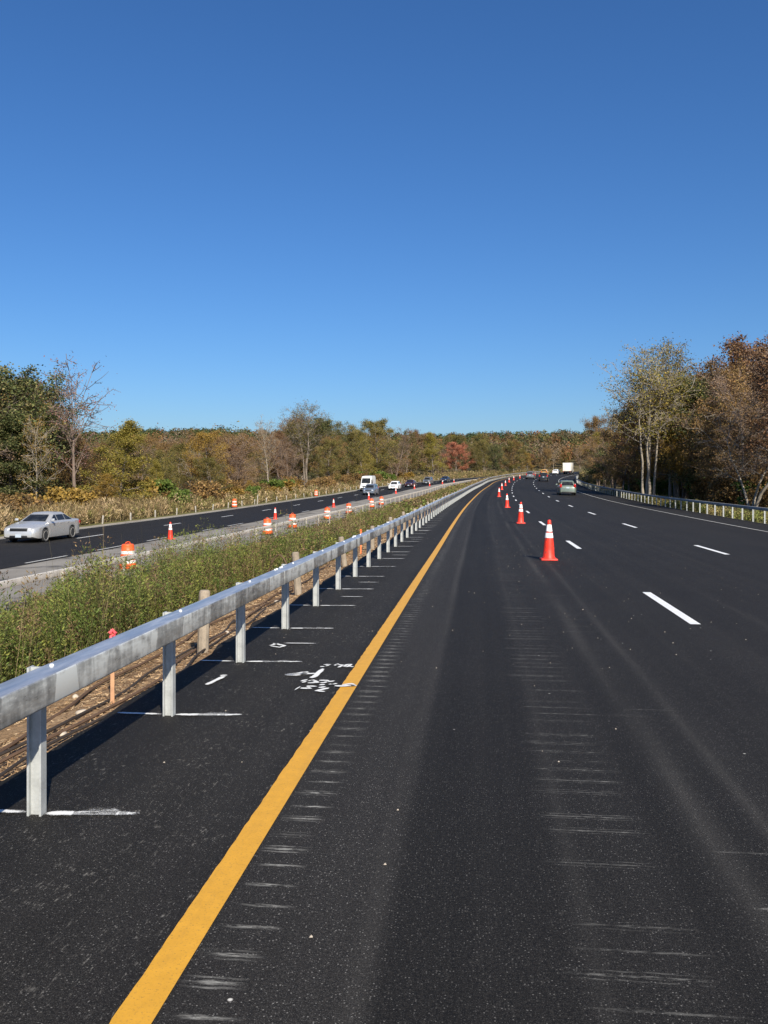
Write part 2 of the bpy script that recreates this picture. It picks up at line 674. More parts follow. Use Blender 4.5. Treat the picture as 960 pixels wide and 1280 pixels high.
M['cone_orange'] = worn('cone_orange', (.74, .036, .016), .5, .2, 5, 0, .4, (.34, .05, .03))
M['cone_light'] = worn('faded_orange', (.80, .11, .022), .5, .14, 5)
M['collar'] = worn('reflective_collar', (.76, .74, .71), .4, .12, 14)
M['rubber'] = worn('black_rubber', (.028, .027, .026), .8, .3, 8)
M['tyre'] = worn('tyre', (.022, .022, .022), .8, .3, 14)
M['rim'] = worn('wheel_rim', (.42, .40, .37), .45, .2, 9, .1)
M['dark_trim'] = worn('dark_trim', (.012, .012, .013), .45, .2, 9)
M['plate'] = worn('plate', (.40, .46, .52), .5, .05, 9)
M['chrome'] = worn('chrome', (.7, .7, .7), .2, .05, 9, .9)
M['headlamp'] = worn('headlamp', (.75, .77, .78), .12, .06, 12, .25)
M['taillamp'] = worn('taillamp', (.40, .014, .012), .2, .15, 12)
M['amber'] = worn('amber_lamp', (.65, .20, .02), .25, .1, 12)


def glassmat():
    n = NT('car_glass')
    c = n.ramp(n.noise(n.obj(), 2.5, 3), [(.35, (.008, .009, .011)), (.7, (.03, .033, .036))])
    return n.done(c, .05, 0, .32)


M['glass'] = glassmat()


def carpaint(name, col, metal=.5):
    n = NT(name)
    d = n.noise(n.obj(), 3.0, 4)
    z = n.sep(n.obj())[2]
    grime = n.math('MULTIPLY', n.remap(z, .42, .15), n.remap(d, .3, .7, .2, .8))
    c = n.mix(n.math('MULTIPLY', grime, .6), col, (.13, .115, .095))
    n.done(c, n.remap(d, .3, .7, .24, .36), metal, .5)
    n.p.inputs['Coat Weight'].default_value = .35
    n.p.inputs['Coat Roughness'].default_value = .08
    return n.m


M['silver'] = carpaint('silver_paint', (.56, .555, .54), .5)
M['pale_green'] = carpaint('pale_green_paint', (.17, .205, .17), .35)
M['white_car'] = carpaint('white_car_paint', (.78, .78, .77), 0)
M['black_car'] = carpaint('black_car_paint', (.012, .013, .015), .1)
M['grey_car'] = carpaint('grey_car_paint', (.17, .175, .18), .4)
M['blue_grey'] = carpaint('blue_grey_paint', (.20, .235, .29), .45)
M['maroon'] = carpaint('maroon_paint', (.055, .014, .016), .3)
M['navy'] = carpaint('navy_paint', (.022, .03, .05), .3)
M['tan_car'] = carpaint('tan_paint', (.50, .28, .075), .1)
M['box_white'] = carpaint('box_white', (.80, .76, .68), 0)


# ------------------------------------------------------------------ ground, roads
def strip(name, lat0, lat1, s0, s1, nl, ds, mat, zoff=0.0, ragged=0.0, skirt=0.0, parent=None, bumpy=0.0):
    ns = max(2, int(round(abs(s1 - s0) / ds)) + 1)
    s = np.linspace(s0, s1, ns)
    lt = np.linspace(lat0, lat1, nl)
    S, L = np.meshgrid(s, lt, indexing='ij')
    if ragged:
        wob = np.interp(s, s, rng.normal(0, ragged, ns))
        L[:, 0] += wob
        if ragged < .01:
            L[:, -1] += rng.normal(0, ragged, ns)
    X, Y, Z = road(S.ravel(), L.ravel())
    Z = Z + zoff
    if bumpy:
        Z = Z + rng.normal(0, bumpy, len(Z))
    V = np.stack([X, Y, Z], 1)
    UV = np.stack([L.ravel(), S.ravel()], 1)
    idx = np.arange(ns * nl).reshape(ns, nl)
    q = np.stack([idx[:-1, :-1], idx[:-1, 1:], idx[1:, 1:], idx[1:, :-1]], -1).reshape(-1, 4)
    if skirt:
        for col_, sg in ((0, -1), (nl - 1, 1)):
            base = len(V)
            e = V[idx[:, col_]].copy()
            e[:, 2] -= skirt
            x2, y2, _ = road(s, L[:, col_] + sg * .05)
            e[:, 0], e[:, 1] = x2, y2
            V = np.concatenate([V, e])
            UV = np.concatenate([UV, UV[idx[:, col_]]])
            n2 = np.arange(base, base + ns)
            a = np.stack([idx[:-1, col_], n2[:-1], n2[1:], idx[1:, col_]], -1)
            q = np.concatenate([q, a if sg > 0 else a[:, ::-1]])
            if sg < 0:
                q[-len(a):] = np.stack([n2[:-1], idx[:-1, col_], idx[1:, col_], n2[1:]], -1)
            else:
                q[-len(a):] = np.stack([idx[:-1, col_], n2[:-1], n2[1:], idx[1:, col_]], -1)
    me = np_mesh(name, V, q, mat, UV, smooth_=not skirt)
    return link(name, me, parent)


def hill(x, y):
    """the wooded ridge far ahead"""
    d = np.hypot(x, y)
    h = 34 * smooth(330, 800, d) * smooth(-200, 250, y) * (1 - .26 * smooth(-140, 100, x)) * (1 - .16 * smooth(90, 260, x))
    h = h + smooth(300, 700, d) * (2.6 * np.sin(x / 95.0 + 1.0) + 1.8 * np.sin(x / 41.0 + y / 130.0))
    return h - 55 * smooth(900, 3000, d)


def ground_z(x, y):
    s, l = to_sl(x, y)
    d = np.hypot(x, y)
    base = np.interp(s, SS, ZP) * (1 - .6 * smooth(60, 250, np.abs(l))) + cross(l)
    return base + hill(x, y)


def axis(lo, hi, near_, far_step, grow):
    a = [0.0]
    st = near_
    while a[-1] < hi:
        a.append(a[-1] + st)
        st = min(far_step, st * grow)
    b = [0.0]
    st = near_
    while b[-1] > lo:
        b.append(b[-1] - st)
        st = min(far_step, st * grow)
    return np.array(b[:0:-1] + a)


gx = axis(-2600, 2600, 1.6, 120, 1.035)
gy = axis(-120, 3400, 2.2, 120, 1.022)
GX, GY = np.meshgrid(gx, gy, indexing='ij')
gz = ground_z(GX.ravel(), GY.ravel())
s_, l_ = to_sl(GX.ravel(), GY.ravel())
under = (l_ > -27.5) & (l_ < 19) & (s_ < 470)
gz = np.where(under, gz - .22, gz)
gi = np.arange(GX.size).reshape(GX.shape)
gq = np.stack([gi[:-1, :-1], gi[1:, :-1], gi[1:, 1:], gi[:-1, 1:]], -1).reshape(-1, 4)
ground = link('ground', np_mesh('ground', np.stack([GX.ravel(), GY.ravel(), gz], 1), gq, M['ground'], smooth_=True))
props(ground, 'brown autumn ground spreading under the woods out to the ridge', 'ground', kind='structure')

SE = 470.0
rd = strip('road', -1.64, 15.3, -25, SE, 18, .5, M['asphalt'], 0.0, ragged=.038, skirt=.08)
props(rd, 'freshly paved black roadway with a yellow edge line in the foreground', 'road', kind='structure')
rd2 = strip('road', -24.2, -15.5, -25, SE, 8, 1.0, M['asphalt_far'], 0.03)
props(rd2, 'black roadway of the oncoming traffic beyond the median', 'road', kind='structure')
osh = strip('shoulder', -15.6, -9.9, -25, SE, 6, 1.0, M['old_pavement'], 0.012)
props(osh, 'old grey unpaved-over lane with drums beside the far guardrail', 'shoulder', kind='structure')
fsh = strip('shoulder', -25.5, -24.1, -25, SE, 3, 1.0, M['gravel'], 0.02)
props(fsh, 'pale gravel strip along the wood beyond the oncoming roadway', 'shoulder', kind='structure')
med = strip('median', -10.0, -1.55, -25, SE, 34, .4, M['soil'], -0.045, bumpy=.012)
props(med, 'brown soil median sloping down between the two roadways', 'median', kind='structure')
ver = strip('verge', 15.2, 19.2, -25, SE, 6, 1.0, M['verge'], -0.03, bumpy=.01)
props(ver, 'grassy verge behind the guardrail on the right', 'verge', kind='structure')
ver2 = strip('verge', -28, -25.4, -25, SE, 4, 1.0, M['verge'], 0.0, bumpy=.01)
props(ver2, 'weedy verge between the gravel strip and the left wood', 'verge', kind='structure')


def line(name, lat, w, s0, s1, mat, parent, zoff=.005, ds=.5):
    return strip(name, lat - w / 2, lat + w / 2, s0, s1, 2, ds, mat, zoff, parent=parent)


strip('yellow_edge_line', .0675, -.0675, 460, -20, 2, .06, M['yellow_paint'], .005, ragged=.0022, parent=rd)
line('white_edge_line', 11.8, .10, -20, 460, M['old_white_paint'], rd)
for latd, sa in ((3.73, 12.45), (7.10, 23.2)):
    sm = sa - 12.19 * (2 if latd > 5 else 1)
    while sm < 300:
        line('lane_dash', latd, .125, sm - 1.55, sm + 1.55, M['white_paint'], rd)
        sm += 12.19
sd = 44.75
sd -= 12.19 * 3
while sd < 320:
    line('lane_dash', -20.25, .13, sd - 1.55, sd + 1.55, M['white_paint'], rd2, .035)
    sd += 12.19
line('white_edge_line', -24.0, .1, -20, 450, M['old_white_paint'], rd2, .035)
for a, b in ((8, 14), (20, 26), (32, 35.2), (37.8, 41), (43.5, 46.2), (52, 54), (57, 60.5), (66, 69), (72, 75), (79, 82),
             (91, 95), (103, 107), (120, 124), (140, 144)):
    line('lane_dash', -15.75, .13, a - 1.8, b - 1.8, M['old_white_paint'], rd2, .036)

# surveyors' paint: ticks at the posts, an arrow and figures
PS, P0 = 1.905, 4.33          # post spacing, chainage of the first post


def stroke(mb_v, mb_q, mb_uv, pts, w, dens=1.0):
    """flat sprayed stroke through world points"""
    pts = [Vector((*p, 0)) for p in pts]
    out = []
    # resample
    for a, b in zip(pts[:-1], pts[1:]):
        m = max(2, int((b - a).length / .05))
        for i in range(m):
            out.append(a.lerp(b, i / m))
    out.append(pts[-1])
    nn = len(out)
    base = len(mb_v)
    for i, p in enumerate(out):
        d = (out[min(i + 1, nn - 1)] - out[max(i - 1, 0)]).normalized()
        nrm = Vector((-d.y, d.x, 0))
        t = i / (nn - 1)
        fade = dens * min(1.0, .35 + 6 * t) * min(1.0, .25 + 3.5 * (1 - t))
        for sg in (-1, 0, 1):
            q = p + nrm * (w / 2 * sg)
            mb_v.append((q.x, q.y, 0))
            mb_uv.append((fade, (sg + 1) / 2))
    for i in range(nn - 1):
        for c in (0, 1):
            mb_q.append((base + i * 3 + c, base + (i + 1) * 3 + c, base + (i + 1) * 3 + c + 1, base + i * 3 + c + 1))


def spray(name, strokes, zoff=.009):
    v, q, uv = [], [], []
    for pts, w, d in strokes:
        stroke(v, q, uv, pts, w * (1.1 if 'writing' in name else 1.3), d * 1.1)
    v = np.array(v)
    s, l = to_sl(v[:, 0], v[:, 1])
    v[:, 2] = np.interp(s, SS, ZP) + zoff
    # every stroke of a set lies a hair above the one before, so that none share a plane
    return link(name, np_mesh(name, v, np.array(q), M['spray'], np.array(uv)), rd)


for i in range(0, 34):
    s = P0 + PS * i
    a0 = road(s, -1.60)
    a1 = road(s, -1.25)
    b0 = road(s, -1.14)
    ln = .31 + .10 * rng.random()
    b1 = road(s + .05, -1.10 + ln + .1)
    st = [([b0[:2], b1[:2]], .058, .98 - .2 * rng.random())]
    if i < 8:
        st.append(([a0[:2], a1[:2]], .05, .75))
        st.append(([road(s + .02, -1.0)[:2], road(s + .06, -.72)[:2]], .12, .34))
    spray('survey_tick', st)
    if i in (3, 5, 6, 9, 12, 16):
        spray('survey_tick', [([road(s - .95, -1.0)[:2], road(s - .93, -.62)[:2]], .04, .7)], .012)


def zz(x, y, o=(350, 825), k_=9.6):
    return near(o[0] + x / k_, o[1] + y / k_)


def poly(*p):
    return [zz(x, y) for x, y in p]


spray('survey_arrow', [(poly((440, 172), (250, 176), (60, 187)), .05, 1.1), (poly((335, 150), (200, 172), (60, 187)), .05, 1.1),
                       (poly((250, 192), (150, 190), (60, 187)), .05, 1.0), (poly((330, 155), (250, 185)), .06, 1.0)])
spray('survey_writing', [
    (poly((372, 232), (420, 210), (515, 118)), .06, 1.3),                              # leading stroke
    (poly((480, 96), (540, 92)), .04, 1.1), (poly((520, 72), (620, 68)), .05, 1.1), (poly((545, 92), (600, 72)), .04, .8),
    (poly((660, 82), (700, 58)), .045, 1.0), (poly((670, 70), (760, 76), (740, 88), (690, 106)), .045, 1.1),
    (poly((770, 98), (820, 92), (850, 66), (800, 72), (760, 98)), .045, 1.1), (poly((830, 95), (890, 96)), .045, 1.0),
], .013)
spray('survey_writing', [
    (poly((250, 272), (330, 250)), .045, 1.1), (poly((262, 290), (320, 270)), .045, 1.1),
    (poly((330, 292), (400, 290), (455, 285), (400, 262), (350, 270), (420, 250)), .045, 1.1),
    (poly((470, 260), (560, 262), (590, 270)), .045, 1.1), (poly((480, 292), (540, 286), (560, 275)), .045, 1.0),
    (poly((570, 280), (665, 264)), .045, 1.1), (poly((585, 310), (695, 297)), .05, 1.2), (poly((600, 296), (640, 310)), .045, .9),
    (poly((320, 326), (445, 336)), .05, 1.2), (poly((245, 355), (385, 358)), .055, 1.3), (poly((330, 330), (360, 356)), .045, .8),
    (poly((462, 350), (550, 336)), .05, 1.1), (poly((470, 318), (540, 308)), .045, 1.0),
    (poly((590, 350), (520, 366), (440, 386), (540, 398)), .05, 1.2),
    (poly((655, 326), (740, 330), (850, 322), (925, 322)), .055, 1.2), (poly((740, 315), (860, 300), (890, 316), (830, 336)), .045, .9),
    (poly((165, 385), (250, 330)), .02, .7),
], .013)
spray('survey_writing', [([near(338, 808), near(348, 805)], .05, 1.1), ([near(341, 805), near(356, 808), near(350, 810), near(338, 808.5)], .05, 1.2)])
spray('survey_tick', [([near(258, 857), near(283, 845)], .05, 1.0), ([near(276, 846), near(284, 844.5)], .06, 1.1)])

# pebbles and paint crumbs on the new asphalt
pv, pq = [], []
for _ in range(190):
    if rng.random() < .45:
        s, l = rng.uniform(8, 24), 2.4 + rng.normal(0, .55)
    else:
        s, l = rng.uniform(2.5, 30), rng.uniform(-1.4, 6)
    x, y, z = road(s, l)
    r = rng.uniform(.003, .008)
    b = len(pv)
    for dx, dy, dz in ((-1, -.7, 0), (1, -.6, 0), (.8, .9, 0), (-.7, .8, 0), (0.1, .1, 1.1)):
        pv.append((x + dx * r, y + dy * r, z + dz * r + .001))
    pq += [(b, b + 1, b + 4), (b + 1, b + 2, b + 4), (b + 2, b + 3, b + 4), (b + 3, b, b + 4)]
peb = link('pebbles', np_mesh('pebbles', np.array(pv), np.array(pq), M['stone']))
props(peb, 'pale pebbles and crumbs scattered over the new asphalt', 'pebbles', kind='stuff')


# ------------------------------------------------------------------ guardrails
def post_mesh(name, h, mat, d=.076, w=.062, t=.011):
    """I-section post, web across the road, flanges along it"""
    m = MB()
    prof = [(-d / 2, -w / 2), (-d / 2 + t, -w / 2), (-d / 2 + t, -t / 2), (d / 2 - t, -t / 2), (d / 2 - t, -w / 2), (d / 2, -w / 2),
            (d / 2, w / 2), (d / 2 - t, w / 2), (d / 2 - t, t / 2), (-d / 2 + t, t / 2), (-d / 2 + t, w / 2), (-d / 2, w / 2)]
    nn = len(prof)
    v = [(y, x, -.12) for x, y in prof] + [(y, x, h) for x, y in prof]
    f = [(i, (i + 1) % nn, (i + 1) % nn + nn, i + nn) for i in range(nn)] + [tuple(range(nn - 1, -1, -1)), tuple(range(nn, 2 * nn))]
    m.add(v, f)
    return m.mesh(name, mat, 30)


def beam(name, lat, zc, w, h, s0, s1, mat, parent, bolts=(), ds=.5, side=1):
    """square tube along the road, rounded corners"""
    ns = max(2, int(math.ceil((s1 - s0) / ds)) + 1)
    s = np.linspace(s0, s1, ns)
    c = .012
    sec = [(-w / 2, -h / 2 + c), (-w / 2, h / 2 - c), (-w / 2 + c * .3, h / 2 - c * .3), (-w / 2 + c, h / 2), (w / 2 - c, h / 2),
           (w / 2 - c * .3, h / 2 - c * .3), (w / 2, h / 2 - c), (w / 2, -h / 2 + c), (w / 2 - c * .3, -h / 2 + c * .3),
           (w / 2 - c, -h / 2), (-w / 2 + c, -h / 2), (-w / 2 + c * .3, -h / 2 + c * .3)]
    nn = len(sec)
    per = np.concatenate([[0], np.cumsum([math.dist(sec[i], sec[(i + 1) % nn]) for i in range(nn)])])
    V, UV = [], []
    for i in range(ns):
        for j in range(nn):
            x, y, z = road(s[i], lat + sec[j][0])
            V.append((x, y, float(np.interp(s[i], SS, ZP)) + zc + sec[j][1]))
            UV.append((per[j] * 3, s[i]))
    q = []
    for i in range(ns - 1):
        for j in range(nn):
            k2 = (j + 1) % nn
            q.append((i * nn + j, (i + 1) * nn + j, (i + 1) * nn + k2, i * nn + k2))
    me = bpy.data.meshes.new(name)
    fs_ = q + [tuple(range(nn)), tuple((ns - 1) * nn + j for j in range(nn - 1, -1, -1))]
    me.from_pydata(V, [], fs_)
    lay = me.uv_layers.new(name='UVMap')
    li = np.empty(len(me.loops), dtype=np.int32)
    me.loops.foreach_get('vertex_index', li)
    lay.data.foreach_set('uv', np.array(UV, dtype=np.float32)[li].ravel())
    import bmesh
    bm = bmesh.new()
    bm.from_mesh(me)
    bmesh.ops.recalc_face_normals(bm, faces=bm.faces)
    bm.to_mesh(me)
    bm.free()
    sharp(me, 50)
    me.materials.append(mat)
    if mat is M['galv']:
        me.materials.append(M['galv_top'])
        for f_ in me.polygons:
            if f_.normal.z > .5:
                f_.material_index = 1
    o = link(name, me, parent)
    if bolts:
        for sb, lb, zb in bolts:
            x, y, _ = road(sb, lb)
            link('bolt', BOLT, o, (x, y, float(np.interp(sb, SS, ZP)) + zb))
    return o


BOLT = MB().lathe([(.012, -.004), (.012, .008), (.008, .012)], 8).mesh('bolt', M['bolt'])


def guardrail(label, s0, n, lat_r, lat_p, zr, side, first=P0, seg=5.715, mat='galv', pm='post_steel', zbase=0.0, psp=PS, w=.153, h=.153,
              zg=None, ph=.768, bolts=True):
    g = empty('guardrail', (0, 0, 0))
    props(g, label, 'guardrail')
    e = first + psp * n
    a = s0
    while a < e:
        b = min(a + seg, e)  # one tube, butted at the splice
        bl = []
        if bolts and a < 60:
            for kk in range(n):
                sp = first + psp * kk
                if a < sp < b and sp < 60:
                    bl.append((sp - .03, lat_r - .02, zr + h / 2))
            for dd in (.06, .14, .30, .38):
                if a > s0:
                    bl.append((a + dd, lat_r - .045 * side, zr + h / 2))
        beam('rail', lat_r, zr, w, h, a, b - .013, M[mat], g, bl)
        a = b
    pme = post_mesh('post', ph, M[pm])
    rest_v = MB()
    for kk in range(n):
        s = first + psp * kk
        x, y, z = road(s, lat_p)
        z = float(np.interp(s, SS, ZP)) + zbase
        rz = math.pi / 2 - heading(s)
        if kk < 100:
            o = link('post', pme, g, (x, y, z))
            o.rotation_euler = (0, 0, rz + R(rng.normal(0, 1.2)))
        else:
            rest_v.box((x, y, z + ph / 2), (.076, .062, ph), rz)
    if rest_v.v:
        o = rest_v.build('post', M[pm], g)
        o['kind'] = 'stuff'
    return g


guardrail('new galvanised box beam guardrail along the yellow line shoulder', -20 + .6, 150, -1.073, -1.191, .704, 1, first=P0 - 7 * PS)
guardrail('box beam guardrail with pale posts below the dark right hand wood', -8, 140, 15.2, 15.33, .72 - .36, -1, first=1.2, zbase=-.37,
          bolts=False, mat='dark_rail')
guardrail('weathered low guardrail beside the drums on the far side of the median', -8, 62, -9.72, -9.60, .70 - 1.28, 1, first=2, psp=3.81,
          mat='old_rail', pm='old_post', zbase=-1.28, w=.10, h=.17, bolts=False, ph=.78)

# old wooden posts of the former cable rail
wp = MB()
wp.lathe([(.062, -.15), (.060, .60), (.058, .655), (.045, .672)], 10)
wpm = wp.mesh('wooden_post', M['wood'])
wlab = {0: 'weathered wooden post nearest the camera behind the new guardrail', 1: 'second weathered wooden post behind the new guardrail',
        2: 'third weathered wooden post behind the new guardrail'}
for kk in range(30):
    s = 8.9 + 4.78 * kk
    x, y, z = road(s, -1.82)
    o = link('wooden_post', wpm, None, (x, y, z - .04))
    o.rotation_euler = (R(rng.normal(0, 2.5)), R(rng.normal(0, 2.5)), rng.random() * 6)
    o.scale = (1, 1, .94 + .12 * rng.random())
    props(o, wlab.get(kk, 'short weathered wooden post in the row farther along behind the new guardrail'), 'post',
          'old wooden posts behind the new guardrail')
# posts along the far verge
wp = MB()
wp.box((0, 0, .24), (.10, .10, .72), 0, .92)
wpm2 = wp.mesh('wooden_post', M['old_post'], bevel=.008)
for kk in range(44):
    s = 49.3 + 4.8 * (kk - 2)
    x, y, z = road(s, -26.3)
    o = link('wooden_post', wpm2, None, (x, y, z))
    o.rotation_euler = (R(rng.normal(0, 3)), R(rng.normal(0, 3)), -heading(s))
    props(o, 'pale wooden post in the row along the wood beyond the oncoming roadway', 'post', 'pale posts along the left wood')
o = link('marker_post', wpm2, None, road(at_u(321.5, -26.0), -26.0))
o.scale = (1, 1, 1.9)
o.rotation_euler = (0, R(4), 0)
props(o, 'tall pale leaning post standing out of the row along the left wood', 'post')

# survey stakes
for u, lat, hgt, mt, lb in ((141.5, -1.93, .62, 'ribbon', 'wooden survey stake with a bright pink ribbon in front of the weeds'),
                            (451, -1.95, .66, 'orange_ribbon', 'orange topped survey stake farther along the new guardrail')):
    s = at_u(u, lat, 3, 60)
    x, y, z = road(s, lat)
    g = empty('survey_stake', (x, y, z - .05), .4)
    props(g, lb, 'stake')
    m = MB()
    m.box((0, 0, hgt / 2), (.032, .016, hgt), 0, .95)
    m.build('stake', M['stake'] if mt == 'ribbon' else M['orange_ribbon'], g)
    m = MB()
    m.tube([(-.02, -.012, hgt - .03), (.0, -.02, hgt - .005), (.022, -.012, hgt - .03), (.0, -.016, hgt - .06)], .017, 6)
    m.tube([(-.012, -.016, hgt - .05), (-.018, -.022, hgt - .10), (-.006, -.02, hgt - .15), (.004, -.018, hgt - .19)], [.014, .012, .011, .004], 5)
    m.tube([(.012, -.016, hgt - .05), (.02, -.02, hgt - .11), (.026, -.018, hgt - .17), (.022, -.02, hgt - .24)], [.014, .011, .01, .004], 5)
    m.build('ribbon', M[mt], g)

# old cables lying on the soil
for kk, (lat0, s0, s1, rad, mt, lb) in enumerate((
        (-1.80, 3.6, 12.0, .014, 'cable', 'black cable lying on the soil just off the asphalt edge'),
        (-1.95, 3.2, 14.0, .016, 'rust_cable', 'rusty cable lying on the soil next to the black one'),
        (-2.12, 4.0, 11.5, .015, 'cable', 'dark cable curling over the straw by the first wooden post'),
        (-2.34, 4.0, 20.0, .017, 'rust_cable', 'rusty cable lying closest to the weeds'),
        (-2.15, 11, 19.0, .014, 'cable', 'dark cable on the soil past the second wooden post'))):
    m = MB()
    pts = []
    a1, a2 = rng.uniform(0, 6, 2)
    for s in np.arange(s0, s1, .16):
        lt = lat0 + .13 * math.sin(s * .55 + a1) + .05 * math.sin(s * 1.7 + a2) + .02 * math.sin(s * 4.1 + a2)
        x, y, z = road(s, lt)
        pts.append((x, y, z - .012 + .012 * math.sin(s * 1.9 + a1)))
    m.tube(pts, rad * .8, 6)
    o = m.build('cable', M[mt], None)
    props(o, lb, 'cable')
m = MB()
hoop = []
xx, yy, z0 = road(14.4, -2.0)
for t in np.linspace(0, 1, 16):
    hoop.append((xx - .05 - .55 * t, yy + .25 * t, z0 - .05 + .62 * math.sin(math.pi * min(1, t * 1.02)) ** .8))
m.tube(hoop, .013, 6)
props(m.build('cable', M['rust_cable'], None), 'stiff rusty cable arching up out of the weeds by the second wooden post', 'cable')

import bmesh


def stone_mesh(r, seed):
    bm = bmesh.new()
    bmesh.ops.create_icosphere(bm, subdivisions=2, radius=r)
    g = np.random.default_rng(seed)
    ax = g.uniform(.6, 1.2, 3)
    for v in bm.verts:
        d = 1 + .12 * math.sin(v.co.x * 40 / r * .1 + seed) + g.normal(0, .05)
        v.co = Vector((v.co.x * ax[0] * d, v.co.y * ax[1] * d, v.co.z * .55 * d))
    me = bpy.data.meshes.new('stone')
    bm.to_mesh(me)
    bm.free()
    sharp(me, 50)
    me.materials.append(M['stone'])
    return me


for kk, (s, lt, r) in enumerate(((6.6, -2.05, .05), (5.9, -1.85, .035), (7.4, -2.5, .04), (10.2, -1.95, .04), (5.2, -2.1, .03), (13, -2.0, .045))):
    x, y, z = road(s, lt)
    o = link('stone', stone_mesh(r, kk), None, (x, y, z - .025))
    props(o, 'small pale stone lying on the straw covered soil behind the new guardrail', 'stone', 'stones on the median soil')

# straw scattered over the bare soil
NS = 30000
s = 2.5 + 42 * rng.random(NS) ** 1.8
l = -1.70 - .95 * rng.random(NS)
x, y, z = road(s, l)
a = rng.normal(1.45, .75, NS)
ln = rng.uniform(.015, .075, NS)
w = rng.uniform(.001, .0024, NS) * (1 + s / 12)
dx, dy = np.cos(a), np.sin(a)
zc = z - .045 + rng.uniform(.002, .02, NS)
tilt = rng.normal(0, .12, NS)
c = np.stack([x, y, zc], 1)
d = np.stack([dx, dy, tilt], 1) * ln[:, None] / 2
nn_ = np.stack([-dy, dx, rng.normal(0, .4, NS)], 1) * w[:, None]
V = np.stack([c - d - nn_, c + d - nn_, c + d + nn_, c - d + nn_], 1).reshape(-1, 3)
pal = np.array([(.44, .30, .165), (.36, .23, .12), (.28, .17, .09), (.52, .38, .23), (.16, .09, .045)])
colr = np.repeat(pal[rng.integers(0, 5, NS)], 4, 0)
M['straw'] = attrmat('straw', .0, .3)
st = link('straw', np_mesh('straw', V, np.arange(NS * 4).reshape(-1, 4), M['straw'], None, colr))
props(st, 'dry straw strewn over the bare soil behind the new guardrail', 'straw', kind='stuff')


# ------------------------------------------------------------------ weeds and grasses (uncountable)
def leaf_quads(c, d, n_, ln, w):
    """diamond leaves: base c, direction d, side vector n_"""
    side = n_ * (w / 2)[:, None]
    tip = c + d * ln[:, None]
    mid = c + d * (ln * .45)[:, None]
    return np.stack([c, mid + side, tip, mid - side], 1)


def unit(v):
    return v / np.maximum(np.linalg.norm(v, axis=-1, keepdims=True), 1e-9)


def weeds(name, label, s0, s1, l0, l1, count, leaves, llen, h0, h1, palette, tops, seed, power=1.0, lean=.15, stem=True, wf=1.0, up=.55):
    g = np.random.default_rng(seed)
    s = s0 + (s1 - s0) * g.random(count) ** power
    l = g.uniform(l0, l1, count)
    x, y, z = road(s, l)
    # clumps: taller and greener here, browner there
    cl = .5 + .5 * np.sin(s * 1.15 + 1.7 * np.sin(l * 1.3)) * np.sin(l * 1.9 + s * .37)
    cl2 = .5 + .5 * np.sin(s * .43 + 2.0) * np.cos(l * .8 + s * .11)
    cl3 = np.clip(.5 + .9 * np.sin(s * 2.3 + 1.3 * np.sin(l * 2.9 + s)) * np.sin(l * 3.7 + 1.1 * np.sin(s * 1.7)), 0, 1)
    H = (h0 + (h1 - h0) * g.random(count) ** 1.5) * (.55 + .40 * cl + .28 * cl3) * (1 - .45 * smooth(-3.6, -6.4, l) * (l > -9.9))
    az = g.uniform(0, 6.283, count)
    ld = np.stack([np.cos(az), np.sin(az), np.zeros(count)], 1) * (lean * g.random(count))[:, None]
    root = np.stack([x, y, z - .06], 1)
    rep = np.repeat(np.arange(count), leaves)
    N_ = len(rep)
    t = g.random(N_) ** .62
    rad = (.02 + .12 * np.sin(np.pi * np.clip(t * .85 + .1, 0, 1))) * (H[rep] / 1.0)
    th = g.uniform(0, 6.283, N_)
    rr = rad * np.sqrt(g.random(N_))
    c = root[rep] + ld[rep] * (t * t * H[rep])[:, None]
    c[:, 2] += t * H[rep]
    c[:, 0] += rr * np.cos(th)
    c[:, 1] += rr * np.sin(th)
    d = unit(np.stack([np.cos(th), np.sin(th), g.normal(up, .5, N_)], 1))
    n_ = unit(np.cross(d, g.normal(0, 1, (N_, 3))))
    ln = llen * g.uniform(.6, 1.4, N_)
    V = leaf_quads(c, d, n_, ln, ln * g.uniform(.28, .5, N_) * wf)
    pal_ = np.array(palette)
    pk = np.clip((cl2 * .5 + g.random(count) * .7) * len(pal_) / 1.2, 0, len(pal_) - 1).astype(int)
    cc = pal_[pk][rep]
    top = t > 1 - .16 * g.random(N_)
    cc = np.where((top & (g.random(count)[rep] < tops))[:, None], np.array((.15, .095, .055)) * g.uniform(.7, 1.5, (N_, 1)), cc)
    V = V.reshape(-1, 3)
    C = np.repeat(cc, 4, 0)
    if stem:
        m = count * 3
        rp = np.repeat(np.arange(count), 3)
        off = g.normal(0, .05, (m, 3)) * (1, 1, 0)
        tall_ = 1 + .28 * (g.random(m) < .06)
        b = root[rp] + off
        tp = b + ld[rp] * H[rp][:, None] + g.normal(0, .05, (m, 3))
        tp[:, 2] = b[:, 2] + H[rp] * g.uniform(.85, 1.12, m) * tall_
        sd_ = np.stack([np.cos(az[rp]), np.sin(az[rp]), np.zeros(m)], 1) * (.0035 * llen / .06)
        SV = np.stack([b - sd_, b + sd_, tp + sd_ * .4, tp - sd_ * .4], 1).reshape(-1, 3)
        V = np.concatenate([V, SV])
        C = np.concatenate([C, np.repeat(np.array([(.07, .06, .03), (.13, .10, .05), (.22, .165, .09)])[g.integers(0, 3, m)], 4, 0)])
    o = link(name, np_mesh(name, V, np.arange(len(V)).reshape(-1, 4), M['weed'], None, C))
    props(o, label, 'weeds', kind='stuff')
    return o


